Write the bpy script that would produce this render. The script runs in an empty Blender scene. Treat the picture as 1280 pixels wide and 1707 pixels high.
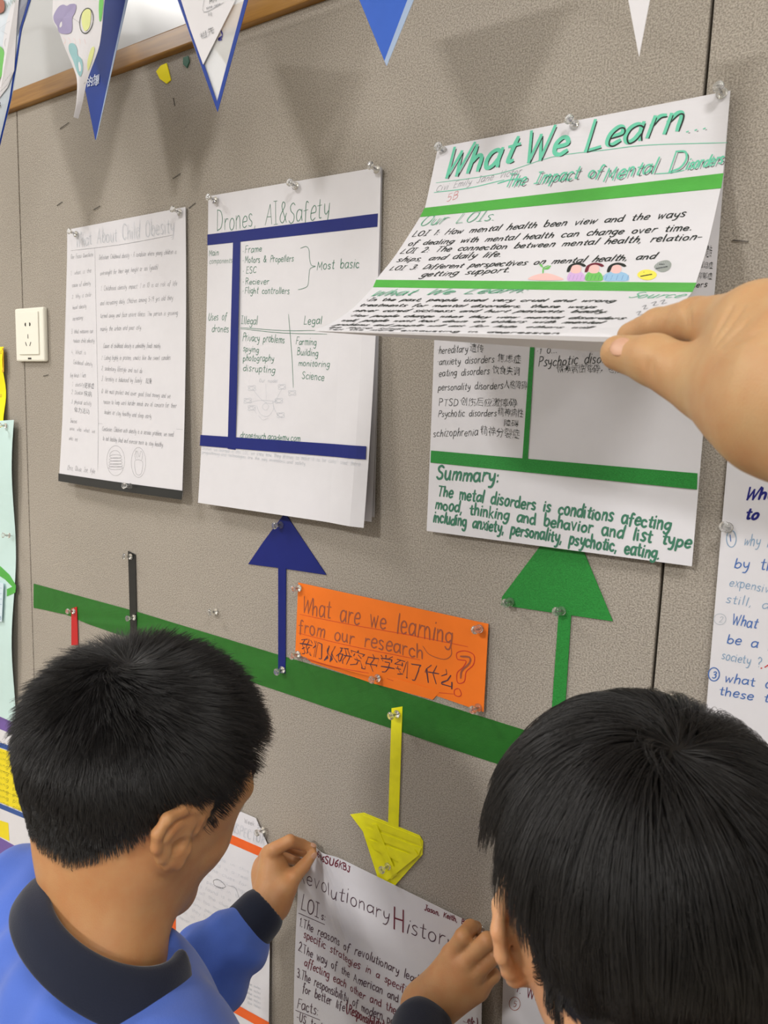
import bpy, bmesh, math, random
import numpy as np
from mathutils import Matrix, Vector

SC = bpy.context.scene
COL = SC.collection
rng = np.random.default_rng(7)
random.seed(7)

# ------------------------------------------------------------------ camera
FPX = 1280.0
RC = np.array([[0.8084298, -0.11104632, 0.57802247],
               [0.58755331, 0.09391927, -0.80371654],
               [0.03496232, 0.98936742, 0.14117277]])
U, _, Vt = np.linalg.svd(RC); RC = U @ Vt
SD = 0.72                                    # camera to wall distance (m)
CAM = np.array([0.0, -SD, 1.60])
cam_d = bpy.data.cameras.new('camera'); cam = bpy.data.objects.new('camera', cam_d); COL.objects.link(cam)
m4 = np.eye(4); m4[:3, :3] = RC; m4[:3, 3] = CAM
cam.matrix_world = Matrix(m4.tolist())
cam_d.sensor_fit = 'VERTICAL'; cam_d.sensor_height = 36.0; cam_d.lens = FPX / 1707.0 * 36.0
cam_d.clip_start = 0.02; cam_d.clip_end = 50
cam_d.dof.use_dof = True; cam_d.dof.focus_distance = 0.95; cam_d.dof.aperture_fstop = 20.0
SC.camera = cam

# ------------------------------------------------------------------ world, exposure, lamps
SC.view_settings.view_transform = 'Standard'; SC.view_settings.look = 'None'
SC.view_settings.gamma = 1.0; SC.view_settings.use_curve_mapping = False
SC.view_settings.exposure = 0.08
world = bpy.data.worlds.new('world'); SC.world = world; world.use_nodes = True
world.node_tree.nodes['Background'].inputs[0].default_value = (0.9, 0.95, 1.0, 1)
world.node_tree.nodes['Background'].inputs[1].default_value = 0.38
LAMPS = [(-2.1, -0.95, .6), (0.55, -1.15, .5), (-0.9, -3.0, 2.5), (2.4, -2.6, 1.2), (-3.6, -2.8, 1.2)]   # x, y, relative strength
LAMP_W = 32.0
CEIL = 2.95

# ------------------------------------------------------------------ small helpers
def ray(px, py):
    return RC @ np.array([px - 640.0, -(py - 853.5), -FPX])
def at_depth(px, py, d):                     # 3-D point seen at a pixel, d metres along the view axis
    return CAM + ray(px, py) * d / FPX
def at_y(px, py, y):                         # 3-D point seen at a pixel on the plane Y = y
    v = ray(px, py); return CAM + v * (y - CAM[1]) / v[1]
def W(px, py):                               # wall point (X, Z)
    p = at_y(px, py, 0.0); return np.array([p[0], p[2]])
def project(P):
    v = (np.asarray(P) - CAM) @ RC
    return np.stack([640 - FPX * v[..., 0] / v[..., 2], 853.5 + FPX * v[..., 1] / v[..., 2]], -1)

def lin(c):
    c = np.array(c, float) / 255.0
    return tuple(np.where(c <= 0.04045, c / 12.92, ((c + 0.055) / 1.055) ** 2.4)) + (1.0,)

def nodes_of(name):
    m = bpy.data.materials.new(name); m.use_nodes = True
    nt = m.node_tree; b = nt.nodes['Principled BSDF']
    return m, nt, b
def N(nt, t, **kw):
    n = nt.nodes.new(t)
    for k, v in kw.items(): setattr(n, k, v)
    return n
MATS = {}
def mat(name, rgb, rough=0.6, spec=0.4, noise=0.0, nscale=40.0, bump=0.0, bscale=300.0, trans=0.0, metal=0.0, sss=0.0, coat=0.0, thin=0.0, sheen=0.0):
    if name in MATS: return MATS[name]
    m, nt, b = nodes_of(name); L = nt.links.new
    c = lin(rgb)
    b.inputs['Base Color'].default_value = c
    b.inputs['Roughness'].default_value = rough
    b.inputs['Specular IOR Level'].default_value = spec
    b.inputs['Metallic'].default_value = metal
    b.inputs['Transmission Weight'].default_value = trans
    b.inputs['Coat Weight'].default_value = coat
    b.inputs['Sheen Weight'].default_value = sheen
    if sss:
        b.inputs['Subsurface Weight'].default_value = sss
        b.inputs['Subsurface Radius'].default_value = (0.012, 0.005, 0.0025)
        b.inputs['Subsurface Scale'].default_value = 1.0
    geo = N(nt, 'ShaderNodeNewGeometry')
    if noise:
        nz = N(nt, 'ShaderNodeTexNoise'); nz.inputs['Scale'].default_value = nscale; nz.inputs['Detail'].default_value = 6
        mp = N(nt, 'ShaderNodeMapRange'); mp.inputs[1].default_value = 0.3; mp.inputs[2].default_value = 0.7
        mp.inputs[3].default_value = 1 - noise; mp.inputs[4].default_value = 1 + noise
        mx = N(nt, 'ShaderNodeVectorMath', operation='SCALE')
        mx.inputs[0].default_value = c[:3]
        L(geo.outputs['Position'], nz.inputs['Vector']); L(nz.outputs[0], mp.inputs[0]); L(mp.outputs[0], mx.inputs['Scale']); L(mx.outputs[0], b.inputs['Base Color'])
    if bump:
        nz = N(nt, 'ShaderNodeTexNoise'); nz.inputs['Scale'].default_value = bscale; nz.inputs['Detail'].default_value = 3
        bp = N(nt, 'ShaderNodeBump'); bp.inputs['Strength'].default_value = 1.0; bp.inputs['Distance'].default_value = bump
        L(geo.outputs['Position'], nz.inputs['Vector']); L(nz.outputs[0], bp.inputs['Height']); L(bp.outputs[0], b.inputs['Normal'])
    MATS[name] = m
    return m

def mesh_obj(name, verts, faces, material, parent=None, smooth=False):
    me = bpy.data.meshes.new(name)
    me.from_pydata([tuple(map(float, v)) for v in verts], [], [tuple(map(int, f)) for f in faces]); me.update()
    if material: me.materials.append(material)
    if smooth: me.polygons.foreach_set('use_smooth', [True] * len(me.polygons))
    o = bpy.data.objects.new(name, me); COL.objects.link(o)
    if parent is not None:
        o.parent = parent
        o.matrix_parent_inverse = parent.matrix_world.inverted() if parent.type != 'EMPTY' else Matrix.Translation(-Vector(parent.location))
    return o
def bm_obj(name, bm, material, parent=None, smooth=False):
    me = bpy.data.meshes.new(name); bm.to_mesh(me); bm.free()
    if material: me.materials.append(material)
    if smooth: me.polygons.foreach_set('use_smooth', [True] * len(me.polygons))
    o = bpy.data.objects.new(name, me); COL.objects.link(o)
    if parent is not None:
        o.parent = parent
        o.matrix_parent_inverse = parent.matrix_world.inverted() if parent.type != 'EMPTY' else Matrix.Translation(-Vector(parent.location))
    return o
def tag(o, label=None, cat=None, group=None, kind=None):
    if label: o['label'] = label
    if cat: o['category'] = cat
    if group: o['group'] = group
    if kind: o['kind'] = kind
    return o
def empty(name, loc, label=None, cat=None, group=None, kind=None):
    o = bpy.data.objects.new(name, None); COL.objects.link(o); o.location = tuple(map(float, loc)); o.empty_display_size = 0.02
    return tag(o, label, cat, group, kind)
def box_bm(bm, lo, hi, bevel=0.0):
    r = bmesh.ops.create_cube(bm, size=1.0)
    lo = np.array(lo, float); hi = np.array(hi, float)
    for v in r['verts']:
        v.co = Vector(((lo + hi) / 2 + np.array(v.co) * (hi - lo)).tolist())
    if bevel:
        es = list({e for v in r['verts'] for e in v.link_edges})
        bmesh.ops.bevel(bm, geom=es, offset=bevel, segments=2, affect='EDGES', profile=0.5)
    return bm
def box(name, lo, hi, material, parent=None, bevel=0.0):
    return bm_obj(name, box_bm(bmesh.new(), lo, hi, bevel), material, parent)

# ------------------------------------------------------------------ materials
def felt():
    m, nt, b = nodes_of('wall_felt'); L = nt.links.new
    geo = N(nt, 'ShaderNodeNewGeometry')
    n1 = N(nt, 'ShaderNodeTexNoise'); n1.inputs['Scale'].default_value = 620; n1.inputs['Detail'].default_value = 2; n1.inputs['Roughness'].default_value = .5
    n2 = N(nt, 'ShaderNodeTexNoise'); n2.inputs['Scale'].default_value = 1500; n2.inputs['Detail'].default_value = 2
    n3 = N(nt, 'ShaderNodeTexNoise'); n3.inputs['Scale'].default_value = 3.5; n3.inputs['Detail'].default_value = 3
    for n in (n1, n2, n3): L(geo.outputs['Position'], n.inputs['Vector'])
    cr = N(nt, 'ShaderNodeValToRGB')
    cr.color_ramp.elements[0].position = .36; cr.color_ramp.elements[0].color = lin((147, 140, 130))
    cr.color_ramp.elements[1].position = .62; cr.color_ramp.elements[1].color = lin((186, 178, 167))
    L(n1.outputs[0], cr.inputs[0])
    mp = N(nt, 'ShaderNodeMapRange'); mp.inputs[1].default_value = .3; mp.inputs[2].default_value = .7; mp.inputs[3].default_value = .95; mp.inputs[4].default_value = 1.04
    L(n3.outputs[0], mp.inputs[0])
    sc = N(nt, 'ShaderNodeVectorMath', operation='SCALE'); L(cr.outputs[0], sc.inputs[0]); L(mp.outputs[0], sc.inputs['Scale']); L(sc.outputs[0], b.inputs['Base Color'])
    ad = N(nt, 'ShaderNodeMath', operation='ADD'); L(n1.outputs[0], ad.inputs[0]); L(n2.outputs[0], ad.inputs[1])
    bp = N(nt, 'ShaderNodeBump'); bp.inputs['Strength'].default_value = .8; bp.inputs['Distance'].default_value = .0012
    L(ad.outputs[0], bp.inputs['Height']); L(bp.outputs[0], b.inputs['Normal'])
    b.inputs['Roughness'].default_value = .85; b.inputs['Specular IOR Level'].default_value = .25
    return m
M_felt = felt()
M_seam = mat('seam_dark', (38, 32, 28), .9)
def wood():
    m, nt, b = nodes_of('trim_wood'); L = nt.links.new
    geo = N(nt, 'ShaderNodeNewGeometry')
    mp = N(nt, 'ShaderNodeMapping'); mp.inputs['Scale'].default_value = (3, 60, 60); L(geo.outputs['Position'], mp.inputs['Vector'])
    n = N(nt, 'ShaderNodeTexNoise'); n.inputs['Scale'].default_value = 2.5; n.inputs['Detail'].default_value = 5; L(mp.outputs[0], n.inputs['Vector'])
    cr = N(nt, 'ShaderNodeValToRGB'); cr.color_ramp.elements[0].position = .3; cr.color_ramp.elements[0].color = lin((132, 90, 38)); cr.color_ramp.elements[1].position = .7; cr.color_ramp.elements[1].color = lin((166, 122, 58))
    L(n.outputs[0], cr.inputs[0]); L(cr.outputs[0], b.inputs['Base Color']); b.inputs['Roughness'].default_value = .35
    return m
M_wood = wood()
M_white_board = mat('glossy_white_board', (196, 198, 200), .22, .5, noise=.03, nscale=3)
M_paint = mat('wall_paint', (206, 204, 198), .8, noise=.02, nscale=5)
M_floor = mat('floor_vinyl', (168, 158, 142), .45, noise=.06, nscale=8)
M_paper = mat('white_paper', (215, 214, 219), .75, .25, noise=.012, nscale=60, bump=.0001, bscale=25)
M_paper_b = mat('white_paper_back', (206, 204, 207), .8, .2, noise=.02, nscale=30)
M_cyan = mat('pale_cyan_paper', (196, 222, 220), .75, .25, noise=.02, nscale=20)
M_yel = mat('yellow_paper', (247, 232, 30), .7, .25, noise=.03, nscale=30)
M_orange = mat('orange_card', (243, 122, 34), .55, .3, noise=.04, nscale=25, bump=.0003, bscale=30)
M_green_t = mat('green_duct_tape', (38, 106, 34), .5, .35, noise=.08, nscale=60, bump=.0002, bscale=500)
M_green_l = mat('lit_green_tape', (82, 170, 72), .5, .35, noise=.06, nscale=60, bump=.0002, bscale=400)  # green tape with its lit look put into a lighter base colour
M_green_a = mat('green_felt_paper', (40, 134, 55), .6, .3, noise=.22, nscale=900, bump=.0004, bscale=900)
M_blue_t = mat('navy_blue_tape', (20, 33, 112), .55, .25, noise=.04, nscale=40)
M_black_t = mat('black_tape', (24, 26, 27), .35, .5)
M_red_t = mat('red_tape', (190, 30, 34), .4, .4)
M_yel_t = mat('yellow_translucent_tape', (243, 238, 30), .25, .5, noise=.06, nscale=60, bump=.0003, bscale=60)
M_org_t = mat('orange_tape', (230, 96, 30), .5, .4, noise=.03)
M_purple = mat('purple_print', (112, 88, 160), .6)
M_yprint = mat('yellow_print', (233, 213, 32), .6, noise=.04, nscale=40)
M_blueprint = mat('blue_print', (52, 84, 150), .6)
M_ivory = mat('ivory_plastic', (236, 234, 222), .3, .5)
M_slot = mat('socket_slot', (38, 34, 30), .6)
M_steel = mat('staple_steel', (70, 66, 62), .35, .5, metal=.8)
M_needle = mat('needle_steel', (190, 190, 192), .25, .5, metal=1.0)
def pin_plastic():
    m, nt, b = nodes_of('clear_pin_plastic')
    b.inputs['Base Color'].default_value = (.97, .97, .95, 1); b.inputs['Roughness'].default_value = .06; b.inputs['Transmission Weight'].default_value = .92; b.inputs['IOR'].default_value = 1.46
    return m
M_pin = pin_plastic()
def film():
    m, nt, b = nodes_of('clear_pennant_film'); L = nt.links.new
    out = nt.nodes['Material Output']; tr = N(nt, 'ShaderNodeBsdfTransparent'); mx = N(nt, 'ShaderNodeMixShader'); mx.inputs[0].default_value = .30
    b.inputs['Base Color'].default_value = (.9, .93, .95, 1); b.inputs['Roughness'].default_value = .25
    L(tr.outputs[0], mx.inputs[1]); L(b.outputs[0], mx.inputs[2]); L(mx.outputs[0], out.inputs[0])
    return m
M_film = film()
INK = dict(green=mat('ink_green', (48, 114, 88), .6), teal=mat('ink_teal', (104, 196, 166), .6), dkgreen=mat('ink_dark_green', (58, 118, 94), .6), black=mat('ink_black', (34, 40, 38), .6),
           pencil=mat('ink_pencil', (132, 134, 140), .6), palepencil=mat('ink_pale_pencil', (186, 192, 200), .6), maroon=mat('ink_maroon', (110, 32, 52), .6), blue=mat('ink_blue', (72, 110, 176), .6), paleblue=mat('ink_pale_blue', (128, 160, 190), .6),
           navy=mat('ink_navy', (24, 26, 118), .6), brown=mat('ink_brown', (156, 84, 60), .6), red=mat('ink_red', (196, 40, 44), .6), plum=mat('ink_plum', (78, 52, 66), .6), mint=mat('ink_mint', (104, 188, 150), .6),
           lav=mat('ink_lavender', (150, 142, 180), .7), skyb=mat('ink_sky', (150, 190, 222), .7), grass=mat('ink_grass', (112, 190, 96), .7), pink=mat('ink_pink', (232, 190, 186), .7), lime=mat('ink_lime', (214, 220, 150), .7), aqua=mat('ink_aqua', (140, 182, 188), .7), gold=mat('ink_gold', (236, 222, 90), .7), lilac=mat('ink_lilac', (206, 172, 220), .7), softred=mat('ink_soft_red', (205, 120, 120), .7), white=mat('ink_white', (190, 200, 225), .6), greyp=mat('ink_grey', (150, 156, 152), .7))

# ------------------------------------------------------------------ sheets: surfaces addressed by (u, v)
class Sheet:
    def __init__(s, px=None, off=None, fn=None, xz=None):
        if px is not None:                                     # TL TR BR BL
            of = off or (lambda u, v: 0.0 * u + .0015)
            xz = [at_y(p[0], p[1], -float(of(np.array(a, float), np.array(b, float))))[[0, 2]] for p, (a, b) in zip(px, ((0, 0), (1, 0), (1, 1), (0, 1)))]
        if xz is not None:
            s.c = np.array(xz, float); off = off or (lambda u, v: 0.0 * u + .0015)
            def fn(u, v, c=s.c, off=off):
                u = np.asarray(u, float)[..., None]; v = np.asarray(v, float)[..., None]
                q = (c[0] * (1 - u) + c[1] * u) * (1 - v) + (c[3] * (1 - u) + c[2] * u) * v
                o = off(u[..., 0], v[..., 0])
                return np.stack([q[..., 0], -o * np.ones_like(q[..., 0]), q[..., 1]], -1)
        s.fn = fn
        s.wm = float(np.linalg.norm(fn(.6, .3) - fn(.4, .3)) / .2); s.hm = float(np.linalg.norm(fn(.5, .3) - fn(.5, .1)) / .2)
    def pt(s, u, v): return s.fn(np.asarray(u, float), np.asarray(v, float))
    def nrm(s, u, v):
        e = 1e-3; a = s.pt(u + e, v) - s.pt(u - e, v); b = s.pt(u, v + e) - s.pt(u, v - e)
        n = np.cross(b, a); n = n / np.linalg.norm(n, axis=-1, keepdims=True)
        return n                                           # for a flat wall sheet: points to -Y
    def inv(s, px, py, g=(.5, .5)):
        if g == (.5, .5):
            U_, V_ = np.meshgrid(np.linspace(0, 1, 9), np.linspace(0, 1, 17)); pp = project(s.pt(U_, V_)); dd = ((pp - [px, py]) ** 2).sum(-1)
            k = np.unravel_index(dd.argmin(), dd.shape); g = (U_[k], V_[k])
        x = np.array(g, float); t = np.array([px, py])
        for _ in range(25):
            p = project(s.pt(x[0], x[1])); e = 1e-4
            J = np.stack([(project(s.pt(x[0] + e, x[1])) - p) / e, (project(s.pt(x[0], x[1] + e)) - p) / e], 1)
            r = t - p
            if abs(r).max() < .01: break
            st = np.linalg.solve(J.T @ J + 1e-2 * np.eye(2), J.T @ r); x = x + np.clip(st, -.15, .15)
        return x
def lift(sh, uv, h):
    uv = np.asarray(uv, float); return sh.pt(uv[:, 0], uv[:, 1]) + sh.nrm(uv[:, 0], uv[:, 1]) * h
def sheet_obj(name, sh, material, parent=None, nu=12, nv=16, th=.0004, u0=0, u1=1, v0=0, v1=1, outline=None):
    """closed thin shell"""
    u, v = np.meshgrid(np.linspace(u0, u1, nu + 1), np.linspace(v0, v1, nv + 1))
    if outline: u = outline(u, v)
    uv = np.stack([u.ravel(), v.ravel()], 1)
    A = lift(sh, uv, 0.0); B = lift(sh, uv, -th); n = len(A); w = nu + 1
    F = []
    for j in range(nv):
        for i in range(nu):
            a = j * w + i; F.append((a, a + w, a + w + 1, a + 1)); F.append((n + a, n + a + 1, n + a + w + 1, n + a + w))
    ring = [i for i in range(w)] + [j * w + nu for j in range(1, nv + 1)] + [nv * w + i for i in range(nu - 1, -1, -1)] + [j * w for j in range(nv - 1, 0, -1)]
    for k in range(len(ring)):
        a, b = ring[k], ring[(k + 1) % len(ring)]; F.append((a, b, n + b, n + a))
    return mesh_obj(name, np.vstack([A, B]), F, material, parent, smooth=False)
def poly_obj(name, sh, pts, material, parent=None, th=.0006, h=.0, px=True, sub=1):
    """flat cut-out with thickness, outline in pixels or uv, on a sheet"""
    uv = [sh.inv(*p) for p in pts] if px else [np.array(p, float) for p in pts]
    if sub > 1:
        q = []
        for i, a in enumerate(uv):
            b = uv[(i + 1) % len(uv)]
            for k in range(sub): q.append(a + (b - a) * k / sub)
        uv = q
    A = lift(sh, uv, h + th); B = lift(sh, uv, h); n = len(uv)
    F = [tuple(range(n)), tuple(range(2 * n - 1, n - 1, -1))] + [(i, n + i, n + (i + 1) % n, (i + 1) % n) for i in range(n)]
    o = mesh_obj(name, np.vstack([A, B]), F, material, parent)
    bm = bmesh.new(); bm.from_mesh(o.data); bmesh.ops.recalc_face_normals(bm, faces=bm.faces); bm.to_mesh(o.data); bm.free()
    return o
def strip_obj(name, sh, a0, a1, b1, b0, material, parent=None, th=.0003, h=.0001, n=24, px=True):
    """tape strip: top edge a0->a1, bottom edge b0->b1 (pixels), subdivided along its length"""
    P = [sh.inv(*p) if px else np.array(p, float) for p in (a0, a1, b1, b0)]
    ts = np.linspace(0, 1, n + 1)
    top = [P[0] + (P[1] - P[0]) * t for t in ts]; bot = [P[3] + (P[2] - P[3]) * t for t in ts]
    uv = np.array(top + bot); A = lift(sh, uv, h + th); B = lift(sh, uv, h); m = n + 1; k = 2 * m
    F = []
    for i in range(n):
        F.append((i, m + i, m + i + 1, i + 1)); F.append((k + i, k + i + 1, k + m + i + 1, k + m + i))
        F.append((i, i + 1, k + i + 1, k + i)); F.append((m + i + 1, m + i, k + m + i, k + m + i + 1))
    F.append((0, k, k + m, m)); F.append((n, m + n, k + m + n, k + n))
    return mesh_obj(name, np.vstack([A, B]), F, material, parent)

# ------------------------------------------------------------------ handwriting: single-stroke alphabet
G = {}
def g(ch, w, *st): G[ch] = (w, [[tuple(float(q) for q in p.split(',')) for p in s_.split()] for s_ in st])
g('a', 5, '4.6,4.8 3,6 1,5.2 .3,2.6 1.4,.2 3.2,.8 4.5,3', '4.7,6 4.5,2.4 5,.2'); g('b', 4.8, '.5,10 .5,5 .6,.3', '.6,3.6 2.4,5.8 4.4,4.4 4.3,1.6 2.4,0 .6,1.2'); g('c', 4.2, '4.2,4.8 2.6,6 .7,4.6 .5,1.8 2.3,0 4.3,1')
g('d', 5, '4.5,4.4 2.8,5.8 .8,4.6 .5,1.6 2.2,0 4.4,1.8', '4.6,10 4.5,4 4.8,0'); g('e', 4.5, '.6,3 4.1,3.4 3.8,5.4 2.2,6 .6,4.2 .7,1.2 2.4,0 4.3,1'); g('f', 3.6, '3.9,9.2 2.6,10 1.8,8.4 1.6,4 1.4,-1.6', '.2,5.4 3.4,5.8')
g('g', 4.8, '4.5,4.8 2.8,6 .7,4.6 .7,1.8 2.4,.6 4.4,2.2', '4.6,6 4.4,0 3.4,-3 1.6,-3.4 .5,-2.2'); g('h', 4.6, '.6,10 .6,5 .5,0', '.6,3.6 2.4,5.8 3.9,4.8 4,0'); g('i', 1.6, '.8,6 .7,3 .8,0', '.8,8.2 .9,8.6')
g('j', 2.4, '1.8,6 1.8,0 1.2,-2.8 0,-2.6', '1.8,8.2 1.9,8.6'); g('k', 4.3, '.6,10 .6,0', '3.8,5.8 .8,2.6', '1.6,3.4 4.1,0'); g('l', 1.6, '.9,10 .8,5 .9,0'); g('m', 7, '.6,6 .6,0', '.6,4 2.1,5.9 3.4,4.8 3.5,0', '3.5,4 5.1,5.9 6.4,4.6 6.5,0')
g('n', 4.6, '.6,6 .6,0', '.6,3.8 2.4,5.9 3.9,4.8 4.1,0'); g('o', 4.8, '2.4,6 .6,4.6 .6,1.6 2.4,0 4.2,1.4 4.2,4.4 2.4,6'); g('p', 4.8, '.7,6 .6,0 .6,-3.6', '.7,4 2.5,5.9 4.4,4.4 4.2,1.4 2.4,.1 .7,1.2'); g('q', 4.8, '4.4,4.6 2.6,6 .6,4.4 .7,1.2 2.4,.2 4.4,2', '4.6,6 4.5,-3.6')
g('r', 3.6, '.7,6 .7,0', '.7,3.6 2,5.6 3.7,5.6'); g('s', 3.8, '3.6,5.2 2.2,6 .7,5 1.6,3.4 3.4,2 2.6,.2 .4,.6'); g('t', 3.4, '1.8,8.8 1.7,3 2,.4 3.4,.5', '.2,6 3.4,6.2'); g('u', 4.7, '.6,6 .6,2 1.8,0 3.4,.8 4.1,3', '4.2,6 4.1,2 4.6,0')
g('v', 4.4, '.4,6 2.2,0', '2.2,0 4.2,6'); g('w', 6.2, '.4,6 1.6,0', '1.6,0 3.1,5', '3.1,5 4.4,0', '4.4,0 5.9,6'); g('x', 4.2, '.4,6 4,0', '4,6 .3,0'); g('y', 4.6, '.5,6 .9,3 2.2,1.6 4,3', '4.3,6 4,0 2.8,-3 1,-3.2'); g('z', 4.2, '.5,6 4,6', '4,6 .4,0', '.4,0 4.2,.2')
g('A', 6.4, '.3,0 3.2,10', '3.2,10 6,0', '1.4,3.8 4.9,3.8'); g('B', 5.4, '.7,10 .7,0', '.7,10 3.8,9.6 4,6.6 .9,5.4', '.9,5.4 4.8,4.8 4.6,1 .7,0'); g('C', 5.8, '5.4,8.4 3.4,10 .9,8 .5,3.4 2.4,.2 5.6,1.4'); g('D', 6, '.7,10 .7,0', '.7,10 4,9 5.5,5.4 4.4,1.4 .7,0')
g('E', 5, '.7,10 .7,0', '.7,10 4.8,10', '.7,5.2 4.2,5.3', '.7,0 4.9,.1'); g('F', 4.8, '.7,10 .7,0', '.7,10 4.8,10', '.7,5.2 4,5.3'); g('G', 6, '5.4,8.4 3.4,10 .9,8 .5,3.4 2.4,.2 5.2,1 5.4,4.4', '3.4,4.4 5.8,4.4'); g('H', 6, '.7,10 .7,0', '5.3,10 5.3,0', '.7,5 5.3,5.2')
g('I', 3.6, '.4,10 3.4,10', '1.9,10 1.9,0', '.3,0 3.5,0'); g('J', 4.6, '1.4,10 4.6,10', '3.4,10 3.4,2 2,0 .4,1.6'); g('K', 5.4, '.7,10 .7,0', '5,10 .9,4.6', '1.8,5.6 5.2,0'); g('L', 4.8, '.9,10 .7,0', '.7,0 4.8,.3'); g('M', 7, '.6,0 1,10', '1,10 3.6,3', '3.6,3 6,10', '6,10 6.4,0')
g('N', 6, '.6,0 .7,10', '.7,10 5.3,0', '5.3,0 5.4,10'); g('O', 6.2, '3.1,10 .8,8 .6,2.6 3,0 5.5,2.4 5.5,7.8 3.1,10'); g('P', 5.2, '.8,10 .7,0', '.8,10 4.4,9.4 4.6,6 .8,4.8'); g('Q', 6.2, '3.1,10 .8,8 .6,2.6 3,0 5.5,2.4 5.5,7.8 3.1,10', '3.6,2.4 6,-.6'); g('R', 5.5, '.8,10 .7,0', '.8,10 4.4,9.4 4.6,6.2 .8,5', '2.2,5.2 5.2,0')
g('S', 5, '4.6,8.8 2.8,10 .8,8.4 1.6,6 4.2,4 4.2,1 2,0 .4,1.4'); g('T', 5.6, '.3,10 5.4,10', '2.9,10 2.8,0'); g('U', 6, '.7,10 .7,3 2.4,0 4.6,.8 5.4,4 5.4,10'); g('V', 5.6, '.4,10 2.8,0', '2.8,0 5.4,10'); g('W', 8, '.4,10 2.2,0', '2.2,0 4,8', '4,8 5.8,0', '5.8,0 7.8,10')
g('X', 5.6, '.4,10 5.2,0', '5.2,10 .3,0'); g('Y', 5.4, '.4,10 2.7,5', '5,10 2.7,5 2.6,0'); g('Z', 5.4, '.5,10 5,10', '5,10 .4,0', '.4,0 5.2,.2')
g('0', 5, '2.5,10 .7,8 .6,2.4 2.5,0 4.3,2.4 4.3,7.8 2.5,10'); g('1', 2.4, '.4,8.2 1.6,10', '1.6,10 1.5,0'); g('2', 4.8, '.6,8.2 2.2,10 4.2,8.6 3.8,5.6 .5,.2', '.5,.2 4.6,.4'); g('3', 4.6, '.6,9 2.4,10 4,8.4 3.4,6 1.8,5.4', '1.8,5.4 4.2,4.4 4,1 1.8,0 .3,1.2')
g('4', 5, '2.6,10 .4,3.6', '.4,3.6 4.8,3.8', '3.7,6.4 3.6,0'); g('5', 4.6, '1,10 .7,5.6', '1,10 4.2,10', '.7,5.6 3.4,6 4.2,2.6 2,0 .4,1'); g('6', 4.6, '3.8,10 1,6 .7,2 2.4,0 4.2,2 3.4,4.8 .8,3.8'); g('7', 4.6, '.5,10 4.4,10', '4.4,10 1.8,0'); g('8', 4.6, '2.3,5.4 .8,7.6 2.4,10 4,7.8 .6,2.6 2.3,0 4.2,2.4 2.3,5.4'); g('9', 4.6, '4,6.4 2,5 .7,7.4 2.2,10 4,8 3.6,0')
g('.', 1.6, '.6,0 1,.3'); g(',', 1.8, '1,.6 .5,-1.6'); g(':', 1.8, '.9,.5 1,.9', '.9,4.4 1,4.8'); g(';', 1.8, '.9,.6 .4,-1.6', '.9,4.4 1,4.8'); g('?', 4.8, '.6,8 2,10 4.3,8.6 4,6 2.4,4.6 2.3,2.6', '2.3,.2 2.4,.6'); g('!', 1.6, '.9,10 .8,2.6', '.8,0 .9,.4')
g('-', 4, '.6,4 3.4,4.1'); g('(', 2.6, '2.2,11 .8,8 .8,2 2.2,-1'); g(')', 2.6, '.4,11 1.8,8 1.8,2 .4,-1'); g('&', 6.4, '6,0 2,7 2.4,9.8 4,9.4 4,7.6 1,4 .6,1.6 2.2,0 4,.8 5.8,4.4'); g("'", 1.4, '.9,10 .7,8'); g('*', 2.4, '1,4.6 1.4,5.2'); g(' ', 5.4); g('/', 3.6, '3.2,10 .3,-1'); g('=', 4, '.4,3 3.6,3.1', '.4,5.6 3.6,5.7')

def smooth_line(p, k=4):
    p = np.array(p, float)
    if len(p) < 3: return p
    q = np.vstack([2 * p[0] - p[1], p, 2 * p[-1] - p[-2]]); out = []
    if np.allclose(p[0], p[-1]): q[0] = p[-2]; q[-1] = p[1]
    for i in range(1, len(q) - 2):
        for t in np.arange(k) / k:
            a, b, c, d = q[i - 1], q[i], q[i + 1], q[i + 2]
            out.append(.5 * ((2 * b) + (c - a) * t + (2 * a - 5 * b + 4 * c - d) * t * t + (-a + 3 * b - 3 * c + d) * t ** 3))
    out.append(p[-1]); return np.array(out)

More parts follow.
